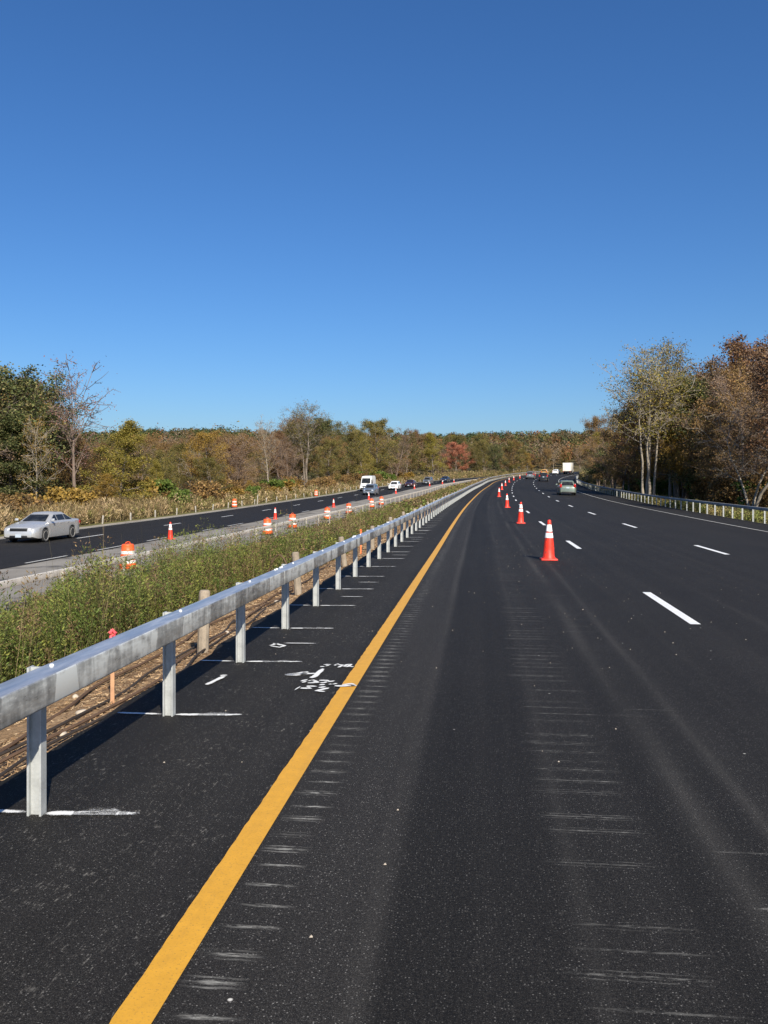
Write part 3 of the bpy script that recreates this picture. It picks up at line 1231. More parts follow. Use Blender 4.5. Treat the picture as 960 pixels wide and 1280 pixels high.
M['weed'] = attrmat('weed_leaves', .18, .6)
GREEN = [(.045, .065, .020), (.075, .095, .026), (.09, .125, .028), (.13, .16, .034), (.19, .195, .044), (.13, .14, .035), (.19, .13, .06), (.13, .085, .045)]
OLIVE = [(.10, .115, .036), (.17, .16, .05), (.24, .195, .08), (.28, .21, .10)]
DRY = [(.42, .30, .16), (.34, .24, .12), (.26, .20, .09), (.50, .37, .21)]
weeds('weeds', 'tall green weeds crowding behind the near stretch of the new guardrail', 3, 17, -6.2, -2.75, 4000, 210, .034, .62, 1.30, GREEN, .3, 11, wf=.75, up=.8)
weeds('weeds', 'green and olive weeds along the middle of the median', 16, 42, -6.0, -2.5, 2800, 100, .060, .42, 1.08, GREEN + OLIVE[1:], .35, 12, .9, wf=.7, up=.8)
weeds('weeds', 'olive weeds narrowing away down the far median', 41, 125, -6.6, -2.4, 2700, 38, .14, .45, 1.0, OLIVE + GREEN[2:], .45, 13)
weeds('weeds', 'brown and green weeds where the median runs out', 124, 250, -8.6, -2.4, 1600, 22, .28, .4, .9, OLIVE + DRY[1:3], .4, 14)
weeds('dry_grass', 'tan dry grass along the weathered guardrail in the median', 12, 120, -9.3, -6.4, 2300, 26, .12, .18, .5, DRY + OLIVE[2:], .2, 15)
weeds('weeds', 'low yellow weeds and grass behind the right guardrail', 24, 110, 15.9, 20.5, 3000, 34, .13, .25, .75,
      [(.20, .20, .055), (.15, .17, .045), (.26, .22, .08), (.23, .16, .07)], .1, 16)
weeds('weeds', 'low brush at the foot of the left wood', 40, 260, -31, -26.6, 3600, 36, .22, .5, 1.7, DRY[1:] + OLIVE[1:], .3, 17, wf=.7, up=1.0)
weeds('weeds', 'rough brush on the inside of the far bend', 175, 340, 15.8, 27, 2600, 30, .32, .6, 2.2, OLIVE + DRY[1:3], .3, 19)
weeds('weeds', 'rough brush outside the far bend below the wood', 255, 469, -42, -26.5, 3600, 26, .36, .6, 2.6, OLIVE + DRY[1:3], .3, 20)
weeds('reeds', 'tan reeds standing at the foot of the left wood', 30, 75, -33, -26.9, 3300, 40, .34, .6, 1.75, DRY + [(.20, .14, .07), (.15, .13, .05)], .3, 18, wf=.22, up=1.5)


# ------------------------------------------------------------------ trees
def polyline_tubes(lines):
    """lines: list of (pts (k,3), radii (k), sides) -> verts, quads"""
    V, Q = [], []
    base = 0
    for pts, rad, n in lines:
        kk = len(pts)
        d = np.empty_like(pts)
        d[1:-1] = pts[2:] - pts[:-2]
        d[0] = pts[1] - pts[0]
        d[-1] = pts[-1] - pts[-2]
        d = unit(d)
        ref = np.where(np.abs(d[:, 2:3]) > .9, np.array([[1., 0, 0]]), np.array([[0, 0, 1.]]))
        a = unit(np.cross(d, ref))
        b = np.cross(d, a)
        th = np.arange(n) * 2 * np.pi / n
        ring = pts[:, None] + rad[:, None, None] * (np.cos(th)[None, :, None] * a[:, None] + np.sin(th)[None, :, None] * b[:, None])
        V.append(ring.reshape(-1, 3))
        i = base + np.arange(kk * n).reshape(kk, n)
        j = np.roll(i, -1, 1)
        Q.append(np.stack([i[:-1], j[:-1], j[1:], i[1:]], -1).reshape(-1, 4))
        base += kk * n
    return np.concatenate(V), np.concatenate(Q)


def make_tree(name, seed, bark, leaf, H=10.0, r0=.13, cb=.3, spread=.3, nb=22, shape='oval', elev=(10, 55), trunks=1, tlean=.12,
              n2=6, n3=5, leaves=13600, lsize=0.122, clump=.22, crook=.03, twig=.016, droop=0.0, tsep=.12):
    g = np.random.default_rng(seed)
    lines, tips, wts = [], [], []
    for tk in range(trunks):
        az0 = g.uniform(0, 6.28)
        ln_ = tlean * g.uniform(.5, 1) if trunks > 1 else tlean * g.random()
        hh = H * (1 if tk == 0 else g.uniform(.78, .97))
        kk = 10
        t = np.linspace(0, 1, kk)
        p = np.zeros((kk, 3))
        jx = np.cumsum(g.normal(0, crook, kk)) * hh * .25
        jy = np.cumsum(g.normal(0, crook, kk)) * hh * .25
        p[:, 0] = np.cos(az0) * ln_ * hh * t ** 1.3 + jx + np.cos(az0) * tsep * (trunks > 1)
        p[:, 1] = np.sin(az0) * ln_ * hh * t ** 1.3 + jy + np.sin(az0) * tsep * (trunks > 1)
        p[:, 2] = hh * .96 * t
        p[0, 2] = -.3
        rr = r0 * (1 - .88 * t) * (1 if tk == 0 else .8)
        rr[0] *= 1.35
        lines.append((p, rr, 6))
        nbt = max(6, int(nb / trunks ** .6))
        for i in range(nbt):
            tt = cb + (.98 - cb) * ((i + g.random()) / nbt)
            q = np.array([np.interp(tt, t, p[:, a]) for a in range(3)])
            u_ = (tt - cb) / (1 - cb)
            f = {'oval': math.sin(math.pi * min(1, .18 + .80 * u_)) ** .8 + .12, 'cone': 1.08 - .95 * u_, 'vase': .55 + .6 * u_ - .75 * max(0, u_ - .7),
                 'round': math.sqrt(max(.05, 1 - (1.9 * u_ - .95) ** 2))}[shape]
            L = spread * H * f * g.uniform(.75, 1.15)
            az = i * 2.399 + g.normal(0, .5)
            e0 = R(elev[0] + (elev[1] - elev[0]) * u_ + g.normal(0, 8))
            k1 = 6
            tb = np.linspace(0, 1, k1)
            dirh = np.array([math.cos(az), math.sin(az), 0])
            pb = q + dirh * (L * math.cos(e0) * tb)[:, None]
            pb[:, 2] += L * (math.sin(e0) * tb + (.16 - droop) * tb ** 2)
            pb += np.cumsum(g.normal(0, .02 * L, (k1, 3)), 0) * (tb > 0)[:, None]
            rb = max(.012, np.interp(tt, t, rr) * .5) * (1 - .75 * tb)
            lines.append((pb, np.maximum(rb, twig * .8), 4))
            for j in range(n2):
                tj = .22 + .78 * (j + g.random()) / n2
                q2 = np.array([np.interp(tj, tb, pb[:, a]) for a in range(3)])
                L2 = L * .45 * (1.15 - .6 * tj) * g.uniform(.7, 1.2)
                d2 = unit(dirh * .55 + g.normal(0, .62, 3) + np.array([0, 0, .28 - droop]))
                k2 = 4
                t2 = np.linspace(0, 1, k2)
                p2 = q2 + d2 * (L2 * t2)[:, None] + np.cumsum(g.normal(0, .035 * L2, (k2, 3)), 0) * (t2 > 0)[:, None]
                p2[:, 2] += (.12 - droop) * L2 * t2 ** 2
                lines.append((p2, np.maximum(twig * (1.15 - .6 * t2), .004), 3))
                tips.append(p2[1:])
                wts.append(np.full(k2 - 1, 1.0))
                for m_ in range(n3):
                    tm = .25 + .75 * g.random()
                    q3 = np.array([np.interp(tm, t2, p2[:, a]) for a in range(3)])
                    L3 = L2 * .5 * g.uniform(.5, 1.2)
                    d3 = unit(d2 * .6 + g.normal(0, .6, 3) + np.array([0, 0, .2]))
                    p3 = np.stack([q3, q3 + d3 * L3 * .5 + g.normal(0, .03 * L3, 3), q3 + d3 * L3])
                    lines.append((p3, np.array([twig * .7, twig * .55, twig * .3]), 3))
                    tips.append(p3[1:])
                    wts.append(np.full(2, 1.0))
    V, Q = polyline_tubes(lines)
    nk = H / float(np.percentile(np.concatenate(tips)[:, 2], 99.6))
    V[:, 2] *= nk
    root = empty(name, (0, 0, 0))
    link('trunk', np_mesh('trunk', V, Q, bark, smooth_=True), root)
    if leaves:
        tp = np.concatenate(tips) * (1, 1, nk)
        # some boughs full, others thin
        wgt = np.concatenate(wts) * (.06 + g.random(len(tp)) ** 2.2)
        pick = g.choice(len(tp), leaves, p=wgt / wgt.sum())
        c = tp[pick] + g.normal(0, clump, (leaves, 3)) * (1, 1, .8)
        d = unit(g.normal(0, 1, (leaves, 3)))
        n_ = unit(np.cross(d, g.normal(0, 1, (leaves, 3))))
        ln = lsize * g.uniform(.55, 1.35, leaves)
        LV = leaf_quads(c, d, n_, ln, ln * g.uniform(.5, .9, leaves)).reshape(-1, 3)
        link('crown', np_mesh('crown', LV, np.arange(leaves * 4).reshape(-1, 4), leaf), root)
    root['h'] = H
    return root


bark_grey = worn('bark_grey', (.20, .165, .135), .9, .35, 3)
bark_dark = worn('bark_dark', (.10, .078, .062), .9, .35, 3)
bark_pale = worn('bark_pale', (.27, .23, .18), .9, .3, 3)
bark_twig = worn('bark_twig', (.17, .125, .10), .9, .25, 3)
LM = dict(
    dark=leafmat('leaves_dark_green', [(0, (.030, .040, .014)), (.5, (.058, .070, .022)), (.8, (.10, .10, .034)), (1, (.17, .14, .06))], .2, .6, .25),
    olive=leafmat('leaves_olive', [(0, (.05, .052, .015)), (.5, (.095, .085, .022)), (.85, (.15, .115, .032)), (1, (.19, .12, .04))], .25, .6, .25),
    brown=leafmat('leaves_brown', [(0, (.075, .048, .020)), (.5, (.15, .092, .034)), (.85, (.22, .125, .044)), (1, (.16, .13, .04))], .25, .6, .25),
    rust=leafmat('leaves_rust', [(0, (.075, .040, .022)), (.5, (.13, .068, .034)), (.85, (.18, .095, .045)), (1, (.18, .125, .05))], .25, .6, .2),
    red=leafmat('leaves_red', [(0, (.18, .062, .036)), (.5, (.30, .11, .065)), (1, (.38, .18, .10))], .3),
    gold=leafmat('leaves_gold', [(0, (.13, .085, .020)), (.5, (.20, .128, .028)), (1, (.27, .17, .038))], .3),
    lime=leafmat('leaves_lime', [(0, (.085, .08, .016)), (.5, (.17, .145, .028)), (1, (.26, .19, .042))], .3),
    mauve=leafmat('leaves_mauve', [(0, (.095, .062, .038)), (.5, (.165, .11, .066)), (1, (.24, .155, .08))], .2, .6, .2),
    pink=leafmat('leaves_pink', [(0, (.11, .05, .045)), (1, (.22, .12, .09))], .2),
    green=leafmat('leaves_green', [(0, (.04, .07, .012)), (.5, (.075, .11, .02)), (1, (.13, .15, .035))], .3),
)
T = {}
T['dark1'] = make_tree('dense_tree', 1, bark_dark, LM['dark'], cb=.18, spread=.30, nb=26, shape='oval', leaves=17250, lsize=0.122, clump=.22)
T['dark2'] = make_tree('dense_tree', 2, bark_dark, LM['dark'], cb=.12, spread=.27, nb=26, shape='cone', elev=(5, 45), leaves=30600, lsize=0.122, clump=.20)
T['olive1'] = make_tree('leafy_tree', 3, bark_grey, LM['olive'], cb=.2, spread=.30, shape='oval', leaves=24225, lsize=0.115, clump=.22)
T['olive2'] = make_tree('leafy_tree', 4, bark_grey, LM['olive'], cb=.25, spread=.26, shape='round', nb=24, leaves=20400, lsize=0.115, trunks=2, tlean=.2)
T['brown1'] = make_tree('autumn_tree', 5, bark_twig, LM['brown'], cb=.2, spread=.31, shape='oval', leaves=20400, lsize=0.103, n3=6)
T['brown2'] = make_tree('autumn_tree', 6, bark_twig, LM['brown'], cb=.25, spread=.27, shape='vase', leaves=15300, lsize=0.103, n3=6, trunks=2, tlean=.25)
T['rust1'] = make_tree('autumn_tree', 7, bark_grey, LM['rust'], cb=.22, spread=.30, shape='oval', leaves=22950, lsize=0.110)
T['rust2'] = make_tree('autumn_tree', 8, bark_twig, LM['rust'], cb=.25, spread=.28, shape='round', leaves=15300, lsize=0.103, n3=6)
T['mauve1'] = make_tree('half_bare_tree', 9, bark_twig, LM['mauve'], cb=.2, spread=.32, shape='vase', elev=(25, 65), leaves=9180, lsize=0.085, n2=7, n3=7, trunks=3, tlean=.3)
T['mauve2'] = make_tree('half_bare_tree', 10, bark_twig, LM['mauve'], cb=.18, spread=.33, shape='oval', elev=(20, 60), leaves=9180, lsize=0.085, n2=8, n3=8)
T['gold'] = make_tree('yellow_tree', 11, bark_grey, LM['gold'], cb=.2, spread=.27, shape='oval', leaves=20400, lsize=0.110)
T['lime'] = make_tree('yellow_tree', 12, bark_grey, LM['lime'], cb=.15, spread=.28, shape='cone', elev=(5, 50), leaves=22950, lsize=0.110)
T['red'] = make_tree('red_tree', 13, bark_grey, LM['red'], cb=.2, spread=.34, shape='oval', leaves=28050, lsize=0.122)
T['bare1'] = make_tree('bare_tree', 14, bark_pale, LM['brown'], cb=.35, spread=.25, shape='vase', elev=(35, 65), leaves=2295, lsize=0.085, n2=6, n3=6, twig=.018, r0=.12)
T['bare2'] = make_tree('bare_tree', 15, bark_pale, LM['gold'], cb=.3, spread=.24, shape='oval', elev=(30, 65), leaves=3825, lsize=0.085, n2=6, n3=6, twig=.018, r0=.11, crook=.05)
T['vase'] = make_tree('bare_tree', 16, bark_twig, LM['pink'], cb=.36, spread=.42, nb=18, shape='vase', elev=(58, 80), leaves=1350, lsize=0.098, n2=6, n3=4, twig=.026, r0=.16)
T['multi'] = make_tree('tall_tree', 17, bark_pale, LM['lime'], cb=.48, spread=.22, nb=40, shape='oval', elev=(25, 65), trunks=4, tlean=.13, leaves=8670, lsize=0.091, n2=6, n3=5, r0=.095, twig=.015, tsep=.42)
T['multi2'] = make_tree('tall_tree', 18, bark_grey, LM['olive'], cb=.4, spread=.24, nb=34, shape='oval', elev=(25, 60), trunks=3, tlean=.12, leaves=7650, lsize=0.091, n2=6, n3=6, r0=.12, twig=.015)
T['lean'] = make_tree('leaning_tree', 19, bark_pale, LM['brown'], cb=.4, spread=.30, nb=20, shape='vase', elev=(35, 60), trunks=3, tlean=.5, leaves=4590, lsize=0.091, n2=7, n3=6, r0=.12, twig=.018)
T['shrub_g'] = make_tree('shrub', 20, bark_twig, LM['green'], cb=.05, spread=.5, nb=16, shape='round', leaves=3500, lsize=.9, clump=.7, n2=4, n3=3, twig=.03, trunks=3, tlean=.4)
T['shrub_y'] = make_tree('shrub', 21, bark_twig, LM['gold'], cb=.05, spread=.48, nb=16, shape='round', leaves=3200, lsize=.9, clump=.7, n2=4, n3=3, twig=.03, trunks=3, tlean=.4)
T['shrub_b'] = make_tree('shrub', 22, bark_twig, LM['brown'], cb=.05, spread=.5, nb=18, shape='round', leaves=2600, lsize=.8, clump=.7, n2=6, n3=5, twig=.035, trunks=4, tlean=.5)
used = set()
WORDS = dict(dark1='dense dark green tree', dark2='dark green pointed tree', olive1='olive leafy tree', olive2='forked olive tree',
             brown1='brown leafed autumn tree', brown2='forked brown autumn tree', rust1='rust coloured tree', rust2='thin rust coloured tree',
             mauve1='half bare greyish tree with many stems', mauve2='half bare greyish tree', gold='golden yellow tree', lime='yellow green tree',
             red='bright red tree', bare1='nearly bare pale trunked tree', bare2='crooked pale trunked tree with few yellow leaves', vase='bare tree with upswept limbs',
             multi='tall pale stemmed tree', multi2='tall thin leaved tree', lean='leaning pale stemmed tree', shrub_g='green shrub',
             shrub_y='golden shrub', shrub_b='brown shrub')


def tree(kind, s, lat, H, label, group=None, rz=None, xy=None, wide=1.0):
    if kind in used:
        o = dup(T[kind])
    else:
        o = T[kind]
        used.add(kind)
    x, y, _ = road(s, lat) if xy is None else (*xy, 0)
    z = float(ground_z(x, y)[0])
    o.location = (x, y, z - .05)
    k_ = H / 10.0
    o.scale = (k_ * wide, k_ * wide, k_)
    o.rotation_euler = (0, 0, rng.uniform(0, 6.28) if rz is None else rz)
    for key in ('group', 'label', 'h'):
        if key in o:
            del o[key]
    props(o, label, 'shrub' if kind.startswith('shrub') else 'tree', group)
    return o


SKY_L = ([-60, 0, 30, 45, 68, 85, 110, 130, 150, 175, 200, 240, 280, 310, 330, 355, 378, 395, 420, 450, 470, 490, 520, 560, 600, 640, 665, 700, 740, 800],
         [462, 464, 472, 480, 508, 545, 552, 548, 545, 545, 546, 543, 546, 546, 538, 534, 520, 526, 528, 531, 525, 531, 536, 541, 545, 550, 556, 556, 556, 556])
SKY_R = ([700, 735, 745, 760, 780, 800, 830, 850, 870, 885, 900, 930, 960, 1010, 1100],
         [556, 554, 540, 518, 504, 496, 482, 470, 472, 472, 464, 452, 440, 420, 400])


def fill(zone, s0, s1, l0, l1, count, kinds, sky_, seed, gname, hmin, hmax, where, dmin=3.2):
    g = np.random.default_rng(seed)
    placed = []
    names = list(kinds)
    pw = np.array([kinds[q] for q in names], dtype=float)
    pw /= pw.sum()
    tries = 0
    while len(placed) < count and tries < count * 60:
        tries += 1
        s = g.uniform(s0, s1)
        l = l0 + (l1 - l0) * g.random() ** 1.25
        x, y, _ = road(s, l)
        if y < 12:
            continue
        u = 480 + F * x / y
        if u < -70 or u > 1030:
            continue
        dm = dmin * (1 + .006 * y)
        if any((x - a) ** 2 + (y - b) ** 2 < dm * dm for a, b in placed):
            continue
        z = float(ground_z(x, y)[0])
        v = np.interp(u, *sky_)
        H = (CH + (HZ - v) * y / F - z)
        H = min(hmax, H) * g.uniform(.66, 1.06)
        if H < hmin:
            continue
        if any(y < hy + 4 and abs(u - hu) < hw + .13 * H * F / y for hu, hy, hw in HEROES):
            continue
        kd = names[g.choice(len(names), p=pw)]
        placed.append((x, y))
        tree(kd, s, l, H, WORDS[kd] + ' ' + where, gname + ': ' + WORDS[kd], wide=g.uniform(.95, 1.3))
    return placed


# trees one can single out, left wood
HEROES = []


def hero(kind, u, lat, vtop, label, wide=1.0, rz=None, lo=20, hi=330, clear=0.0):
    s = at_u(u, lat, lo, hi)
    x, y, _ = road(s, lat)
    z = float(ground_z(x, y)[0])
    H = CH + (HZ - vtop) * y / F - z
    if clear:
        HEROES.append((480 + F * x / y, y, clear))
    return tree(kind, s, lat, H, label, wide=wide, rz=rz)


hero('dark1', -14, -39, 450, 'big dark green tree cut by the left edge of the photo', 1.5, clear=30)
hero('dark1', 40, -41, 466, 'big dark green tree just left of the bare upswept tree', 1.5, .9, clear=26)
hero('dark2', 14, -36, 520, 'lower dark green tree between the two big dark green ones', 1.7, .4, clear=10)
hero('bare2', 46, -33.5, 520, 'pale straight trunk standing before the big dark green trees on the left', .9, clear=8)
hero('vase', 92, -33.5, 454, 'tall bare tree with upswept limbs and a few pinkish leaves at top', 1.0, 1.2, clear=10)
hero('rust2', 108, -36, 545, 'dull red tree close behind the tall bare upswept tree', .9)
hero('lime', 147, -31, 526, 'yellow green pointed tree standing alone above the reeds', 1.45, clear=22)
hero('gold', 132, -31, 592, 'small golden tree below the yellow green pointed one', 1.3)
hero('shrub_y', 70, -31, 612, 'golden shrub between the dark green trees and the bare one', 1.1)
hero('shrub_g', 222, -29, 613, 'bright green bush by the verge of the oncoming roadway', 1.3)
hero('olive1', 262, -31, 572, 'rounded olive tree above the drum on the far verge', 1.25, clear=14)
hero('bare1', 332, -33, 520, 'slender pale leaning trunk with hardly any leaves before the left wood', .9, clear=8)
hero('gold', 312, -29.5, 600, 'small golden sapling right of the olive tree', .8)
hero('rust1', 243, -55, 541, 'rust coloured crown rising behind the left wood above the bright green bush', 1.2)
hero('rust1', 285, -52, 545, 'rust coloured crown behind the rounded olive tree', 1.3)
hero('rust2', 352, -46, 538, 'rust coloured crown left of the tallest thin leaved tree', 1.3)
hero('multi2', 381, -40, 503, 'tallest thin leaved tree standing above the middle of the left wood', 1.2, clear=12)
hero('shrub_y', 358, -30, 602, 'golden bush at the foot of the tallest thin leaved tree', 1.5)
hero('brown1', 408, -34, 545, 'brown tree right of the tallest thin leaved tree', 1.2)
hero('olive1', 470, -33, 525, 'large olive gold tree behind the white van', 1.2)
hero('red', 571, -40, 553, 'bright red tree standing out of the far wood', 1.3, None, 100, 420, clear=12)
hero('dark1', 620, -30, 556, 'dark green tree right of the bright red one', 1.1, None, 150, 420, clear=8)
# right wood
hero('multi', 806, 17.6, 431, 'tall tree of several pale stems just behind the right guardrail', 1.2, 2.2, clear=22)
hero('multi2', 848, 22, 424, 'tall thin crowned tree behind the golden one on the right', 1.05, .6)
hero('gold', 836, 20.5, 480, 'golden tree in the right wood beside the tall pale stems', 1.15, clear=13)
hero('lean', 938, 19.5, 475, 'pale stems leaning apart at the edge of the right wood', 1.25, 2.6, clear=18)
hero('dark2', 784, 21, 516, 'dark green tree left of the tall pale stems', 1.5)
hero('brown1', 872, 27, 458, 'brown crown filling the gap right of the tall thin crowned tree', 1.3)
hero('mauve2', 893, 25, 462, 'greyish half bare crown below the rust red crowns of the right wood', 1.3)
hero('rust1', 912, 32, 450, 'rust red crown at the top of the right wood', 1.25)
hero('rust1', 962, 33, 430, 'rust red crown cut by the right edge of the photo', 1.3)
hero('brown1', 757, 18.5, 520, 'brown tree at the left end of the right wood', 1.15)

KL = dict(olive1=2.2, olive2=2, brown1=3, brown2=2.4, rust1=2.6, rust2=2.4, mauve1=2.0, mauve2=1.8, gold=1.0, lime=1.0, dark1=.6, dark2=.35, bare1=.5, bare2=.3)
fill('L1', 36, 110, -62, -32, 66, KL, SKY_L, 101, 'trees in the near part of the left wood', 3.0, 14, 'in the near part of the left wood')
fill('L2', 105, 230, -78, -31, 74, KL, SKY_L, 102, 'trees in the wood behind the oncoming traffic', 5, 17, 'in the wood behind the oncoming traffic', 4.2)
KF = dict(KL, dark1=2, dark2=1.2, olive1=3, rust1=1.6)
fill('L3', 225, 420, -85, -29, 58, KF, SKY_L, 103, 'trees in the far wood ahead', 6, 22, 'in the far wood where the road bends', 6)
KR = dict(lime=.6, mauve1=2.6, mauve2=2.4, brown1=2.8, brown2=2.2, rust1=1.1, rust2=1.8, olive1=1.0, olive2=.8, dark1=.6, gold=.7, lean=.5, bare1=.4)
fill('R1', 30, 100, 44, 20.6, 78, KR, SKY_R, 104, 'trees in the near part of the right wood', 6, 18, 'in the near part of the right wood', 3.0)
fill('R2', 95, 190, 44, 18.2, 44, dict(KR, dark1=2.0, dark2=1.2, olive1=1.6), SKY_R, 105, 'trees at the far end of the right wood', 5, 19,
     'at the far end of the right wood', 3.4)


fill('R3', 185, 330, 54, 24, 46, dict(KF, dark1=3, dark2=2), SKY_R, 106, 'trees on the inside of the far bend', 3, 16, 'on the inside of the far bend', 3.0)
fill('L4', 330, 470, -52, -28, 46, KF, SKY_L, 107, 'trees at the far end of the road', 5, 18, 'at the far end of the road', 4.2)


def shrubs(s0, s1, l0, l1, count, kinds, h0, h1, where, seed):
    g = np.random.default_rng(seed)
    for _ in range(count):
        s, l = g.uniform(s0, s1), g.uniform(l0, l1)
        kd = kinds[g.integers(0, len(kinds))]
        x, y, _z = road(s, l)
        u = 480 + F * x / max(y, 1)
        if y < 15 or u < -60 or u > 1020:
            continue
        tree(kd, s, l, g.uniform(h0, h1), WORDS[kd] + ' ' + where, 'shrubs ' + where + ': ' + WORDS[kd], wide=g.uniform(.9, 1.4))


shrubs(36, 230, -34, -28.2, 84, ['shrub_b', 'shrub_b', 'shrub_b', 'shrub_g', 'shrub_y'], 1.4, 3.2, 'at the foot of the left wood', 201)
shrubs(40, 200, 20.5, 27, 46, ['shrub_b', 'shrub_b', 'shrub_g'], 1.2, 2.8, 'at the foot of the right wood', 202)

# far wood on the ridge: a single mass of crowns
g = np.random.default_rng(55)
NC = 4600
yy = 190 + 730 * g.random(NC) ** .8
uu = g.uniform(-40, 860, NC)
xx = (uu - 480) * yy / F
sL, lL = to_sl(xx, yy)
keep = ((lL < -45) & (sL > 150)) | ((lL < -29) & (sL > 330)) | ((lL > 25) & (sL > 188)) | (sL > 500)
xx, yy = xx[keep], yy[keep]
NC = len(xx)
zz_ = ground_z(xx, yy)
HT = g.uniform(8, 16, NC)
LQ = 270
rp = np.repeat(np.arange(NC), LQ)
n_all = len(rp)
dv = unit(g.normal(0, 1, (n_all, 3)))
rad = .55 + .45 * g.random(n_all) ** .6
crw = g.uniform(.24, .36, NC) * HT
c = np.stack([xx[rp], yy[rp], zz_[rp] + HT[rp] * .60], 1) + dv * rad[:, None] * np.stack([crw[rp], crw[rp], HT[rp] * .42], 1)
nrm = unit(dv + g.normal(0, .45, (n_all, 3)))
d = unit(np.cross(nrm, g.normal(0, 1, (n_all, 3))))
n_ = np.cross(nrm, d)
c = c - d * .5 - nrm * .25
ln = g.uniform(.7, 1.35, n_all) * (.12 + .88 * np.clip(yy[rp] / 620, .2, 1.15))
LV = leaf_quads(c, d, n_, ln, ln * .8).reshape(-1, 3)
pal = np.array([(.035, .05, .016), (.045, .058, .02), (.028, .042, .015), (.075, .07, .022), (.10, .082, .028), (.12, .075, .03), (.16, .075, .03), (.12, .09, .06), (.10, .065, .035)])
wt = np.array([3, 3, 2.5, 2, 1.6, 1.4, .7, 1.0, 1.2])
near_w = smooth(650, 400, yy)
ck = np.where(g.random(NC) < near_w, g.choice(9, NC, p=np.array([.6, .8, .5, 2, 2, 2, 1.2, 1.6, 1.8]) / 12.5), g.choice(9, NC, p=wt / wt.sum()))
cc = pal[ck] * 1.35 * g.uniform(.75, 1.2, (NC, 1))
M['far_leaves'] = attrmat('far_leaves', .1, .22)
fw = link('far_woods', np_mesh('far_woods', LV, np.arange(n_all * 4).reshape(-1, 4), M['far_leaves'], None, np.repeat(cc[rp], 4, 0)))
props(fw, 'distant mixed woods covering the low ridge under the sky', 'woods', kind='stuff')


# ------------------------------------------------------------------ cones and drums
def make_cone():
    root = empty('traffic_cone')
    m = MB()
    o_ = .185
    m.box((0, 0, .018), (.37, .37, .036), 0, .97)
    m.build('base', M['cone_orange'], root, bevel=.006)
    m = MB()
    m.lathe([(.150, .036), (.147, .060), (.130, .085), (.118, .30), (.098, .47), (.0475, .80), (.043, .885), (.030, .905), (.012, .91)], 24)
    m.build('body', M['cone_orange'], root, 40)

    def rad(z):
        return float(np.interp(z, [.30, .47, .80, .885], [.118, .098, .0475, .043]))
    for z0, z1 in ((.50, .615), (.645, .80)):
        m = MB()
        m.lathe([(rad(z0) + .001, z0), (rad(z0) + .004, z0 + .003), (rad(z1) + .004, z1 - .003), (rad(z1) + .001, z1)], 24)
        m.build('collar', M['collar'], root, 40)
    return root


def make_drum():
    root = empty('traffic_drum')
    m = MB()
    m.lathe([(.36, 0), (.36, .05), (.30, .085), (.29, .09)], 24)
    m.build('base', M['rubber'], root)
    m = MB()
    prof = [(.275, .085)]
    for i in range(5):
        zb = .10 + i * .172
        r = .285 - i * .018
        prof += [(r, zb), (r, zb + .145), (r - .012, zb + .152), (r - .013, zb + .165)]
    prof += [(.205, .955), (.19, .985), (.12, 1.0), (.03, 1.003)]
    m.lathe(prof, 28)
    m.build('body', M['cone_light'], root, 40)
    for i in (1, 3):
        zb = .10 + i * .172
        r = .285 - i * .018
        m = MB()
        m.lathe([(r + .001, zb + .018), (r + .005, zb + .021), (r + .005, zb + .128), (r + .001, zb + .131)], 28)
        m.build('band', M['collar'], root, 40)
    m = MB()
    m.tube([(-.09, 0, .99), (-.085, 0, 1.05), (0, 0, 1.075), (.085, 0, 1.05), (.09, 0, .99)], .016, 6)
    m.build('handle', M['cone_light'], root)
    return root


cone0 = make_cone()
cones = [(682, 2.62, 'large orange traffic cone nearest the camera on the new asphalt'), (650, 2.78, 'orange traffic cone second nearest along the closed lane'),
         (636.3, 2.75, 'orange traffic cone third along the closed lane, in front of a close pair')]
cpos = [(at_u(u, l, 10, 80), l, t) for u, l, t in cones]
cpos[0] = (19.75, 2.66, cones[0][2])
cpos[1] = (36.8, 2.82, cones[1][2])
cpos[2] = (56.3, 2.72, cones[2][2])
for i, s in enumerate((84, 112.5, 137, 158, 178, 197, 215, 232, 249)):
    cpos.append((s, 2.3 + .4 * min(1, i / 3), 'small orange traffic cone far along the closed lane towards the bend'))
for i, (s, l, t) in enumerate(cpos):
    o = cone0 if i == 0 else dup(cone0)
    o.location = road(s, l)
    o.rotation_euler = (R(rng.normal(0, .8)), R(rng.normal(0, 1.0)), -heading(s) + rng.normal(0, .25) * (i > 0) + .06)
    props(o, t, 'traffic cone', 'traffic cones closing the left lane' if i > 2 else None)
cl = ['orange traffic cone nearest the silver sedan on the edge of the far roadway', 'second orange cone along the edge of the far roadway', 'third orange cone along the edge of the far roadway']
for i, u in enumerate((213, 344, 417, 461, 494.8, 518, 537, 553, 567.4)):
    lat = -15.0 if i else -15.1
    s = at_u(u, lat, 20, 260)
    o = dup(cone0)
    for key in ('group', 'label'):
        if key in o:
            del o[key]
    x, y, z = road(s, lat)
    o.location = (x, y, z + .014)
    o.rotation_euler = (0, 0, rng.uniform(0, 1))
    props(o, cl[i] if i < 3 else 'small orange cone beside the oncoming cars on the far roadway', 'traffic cone', 'cones along the far roadway' if i > 2 else None)
drum0 = make_drum()
dl = ['orange and white drum behind the weathered guardrail nearest the silver sedan', 'orange drum behind the weathered guardrail, second from the left',
      'orange drum behind the weathered guardrail, third from the left', 'orange drum behind the weathered guardrail, fourth from the left',
      'orange drum behind the weathered guardrail, fifth from the left', 'orange drum just below the white van, left of a close pair',
      'orange drum just below the white van, right of a close pair', 'orange drum alone on the far verge below the olive tree',
      'orange drum alone on the far verge left of the white van']
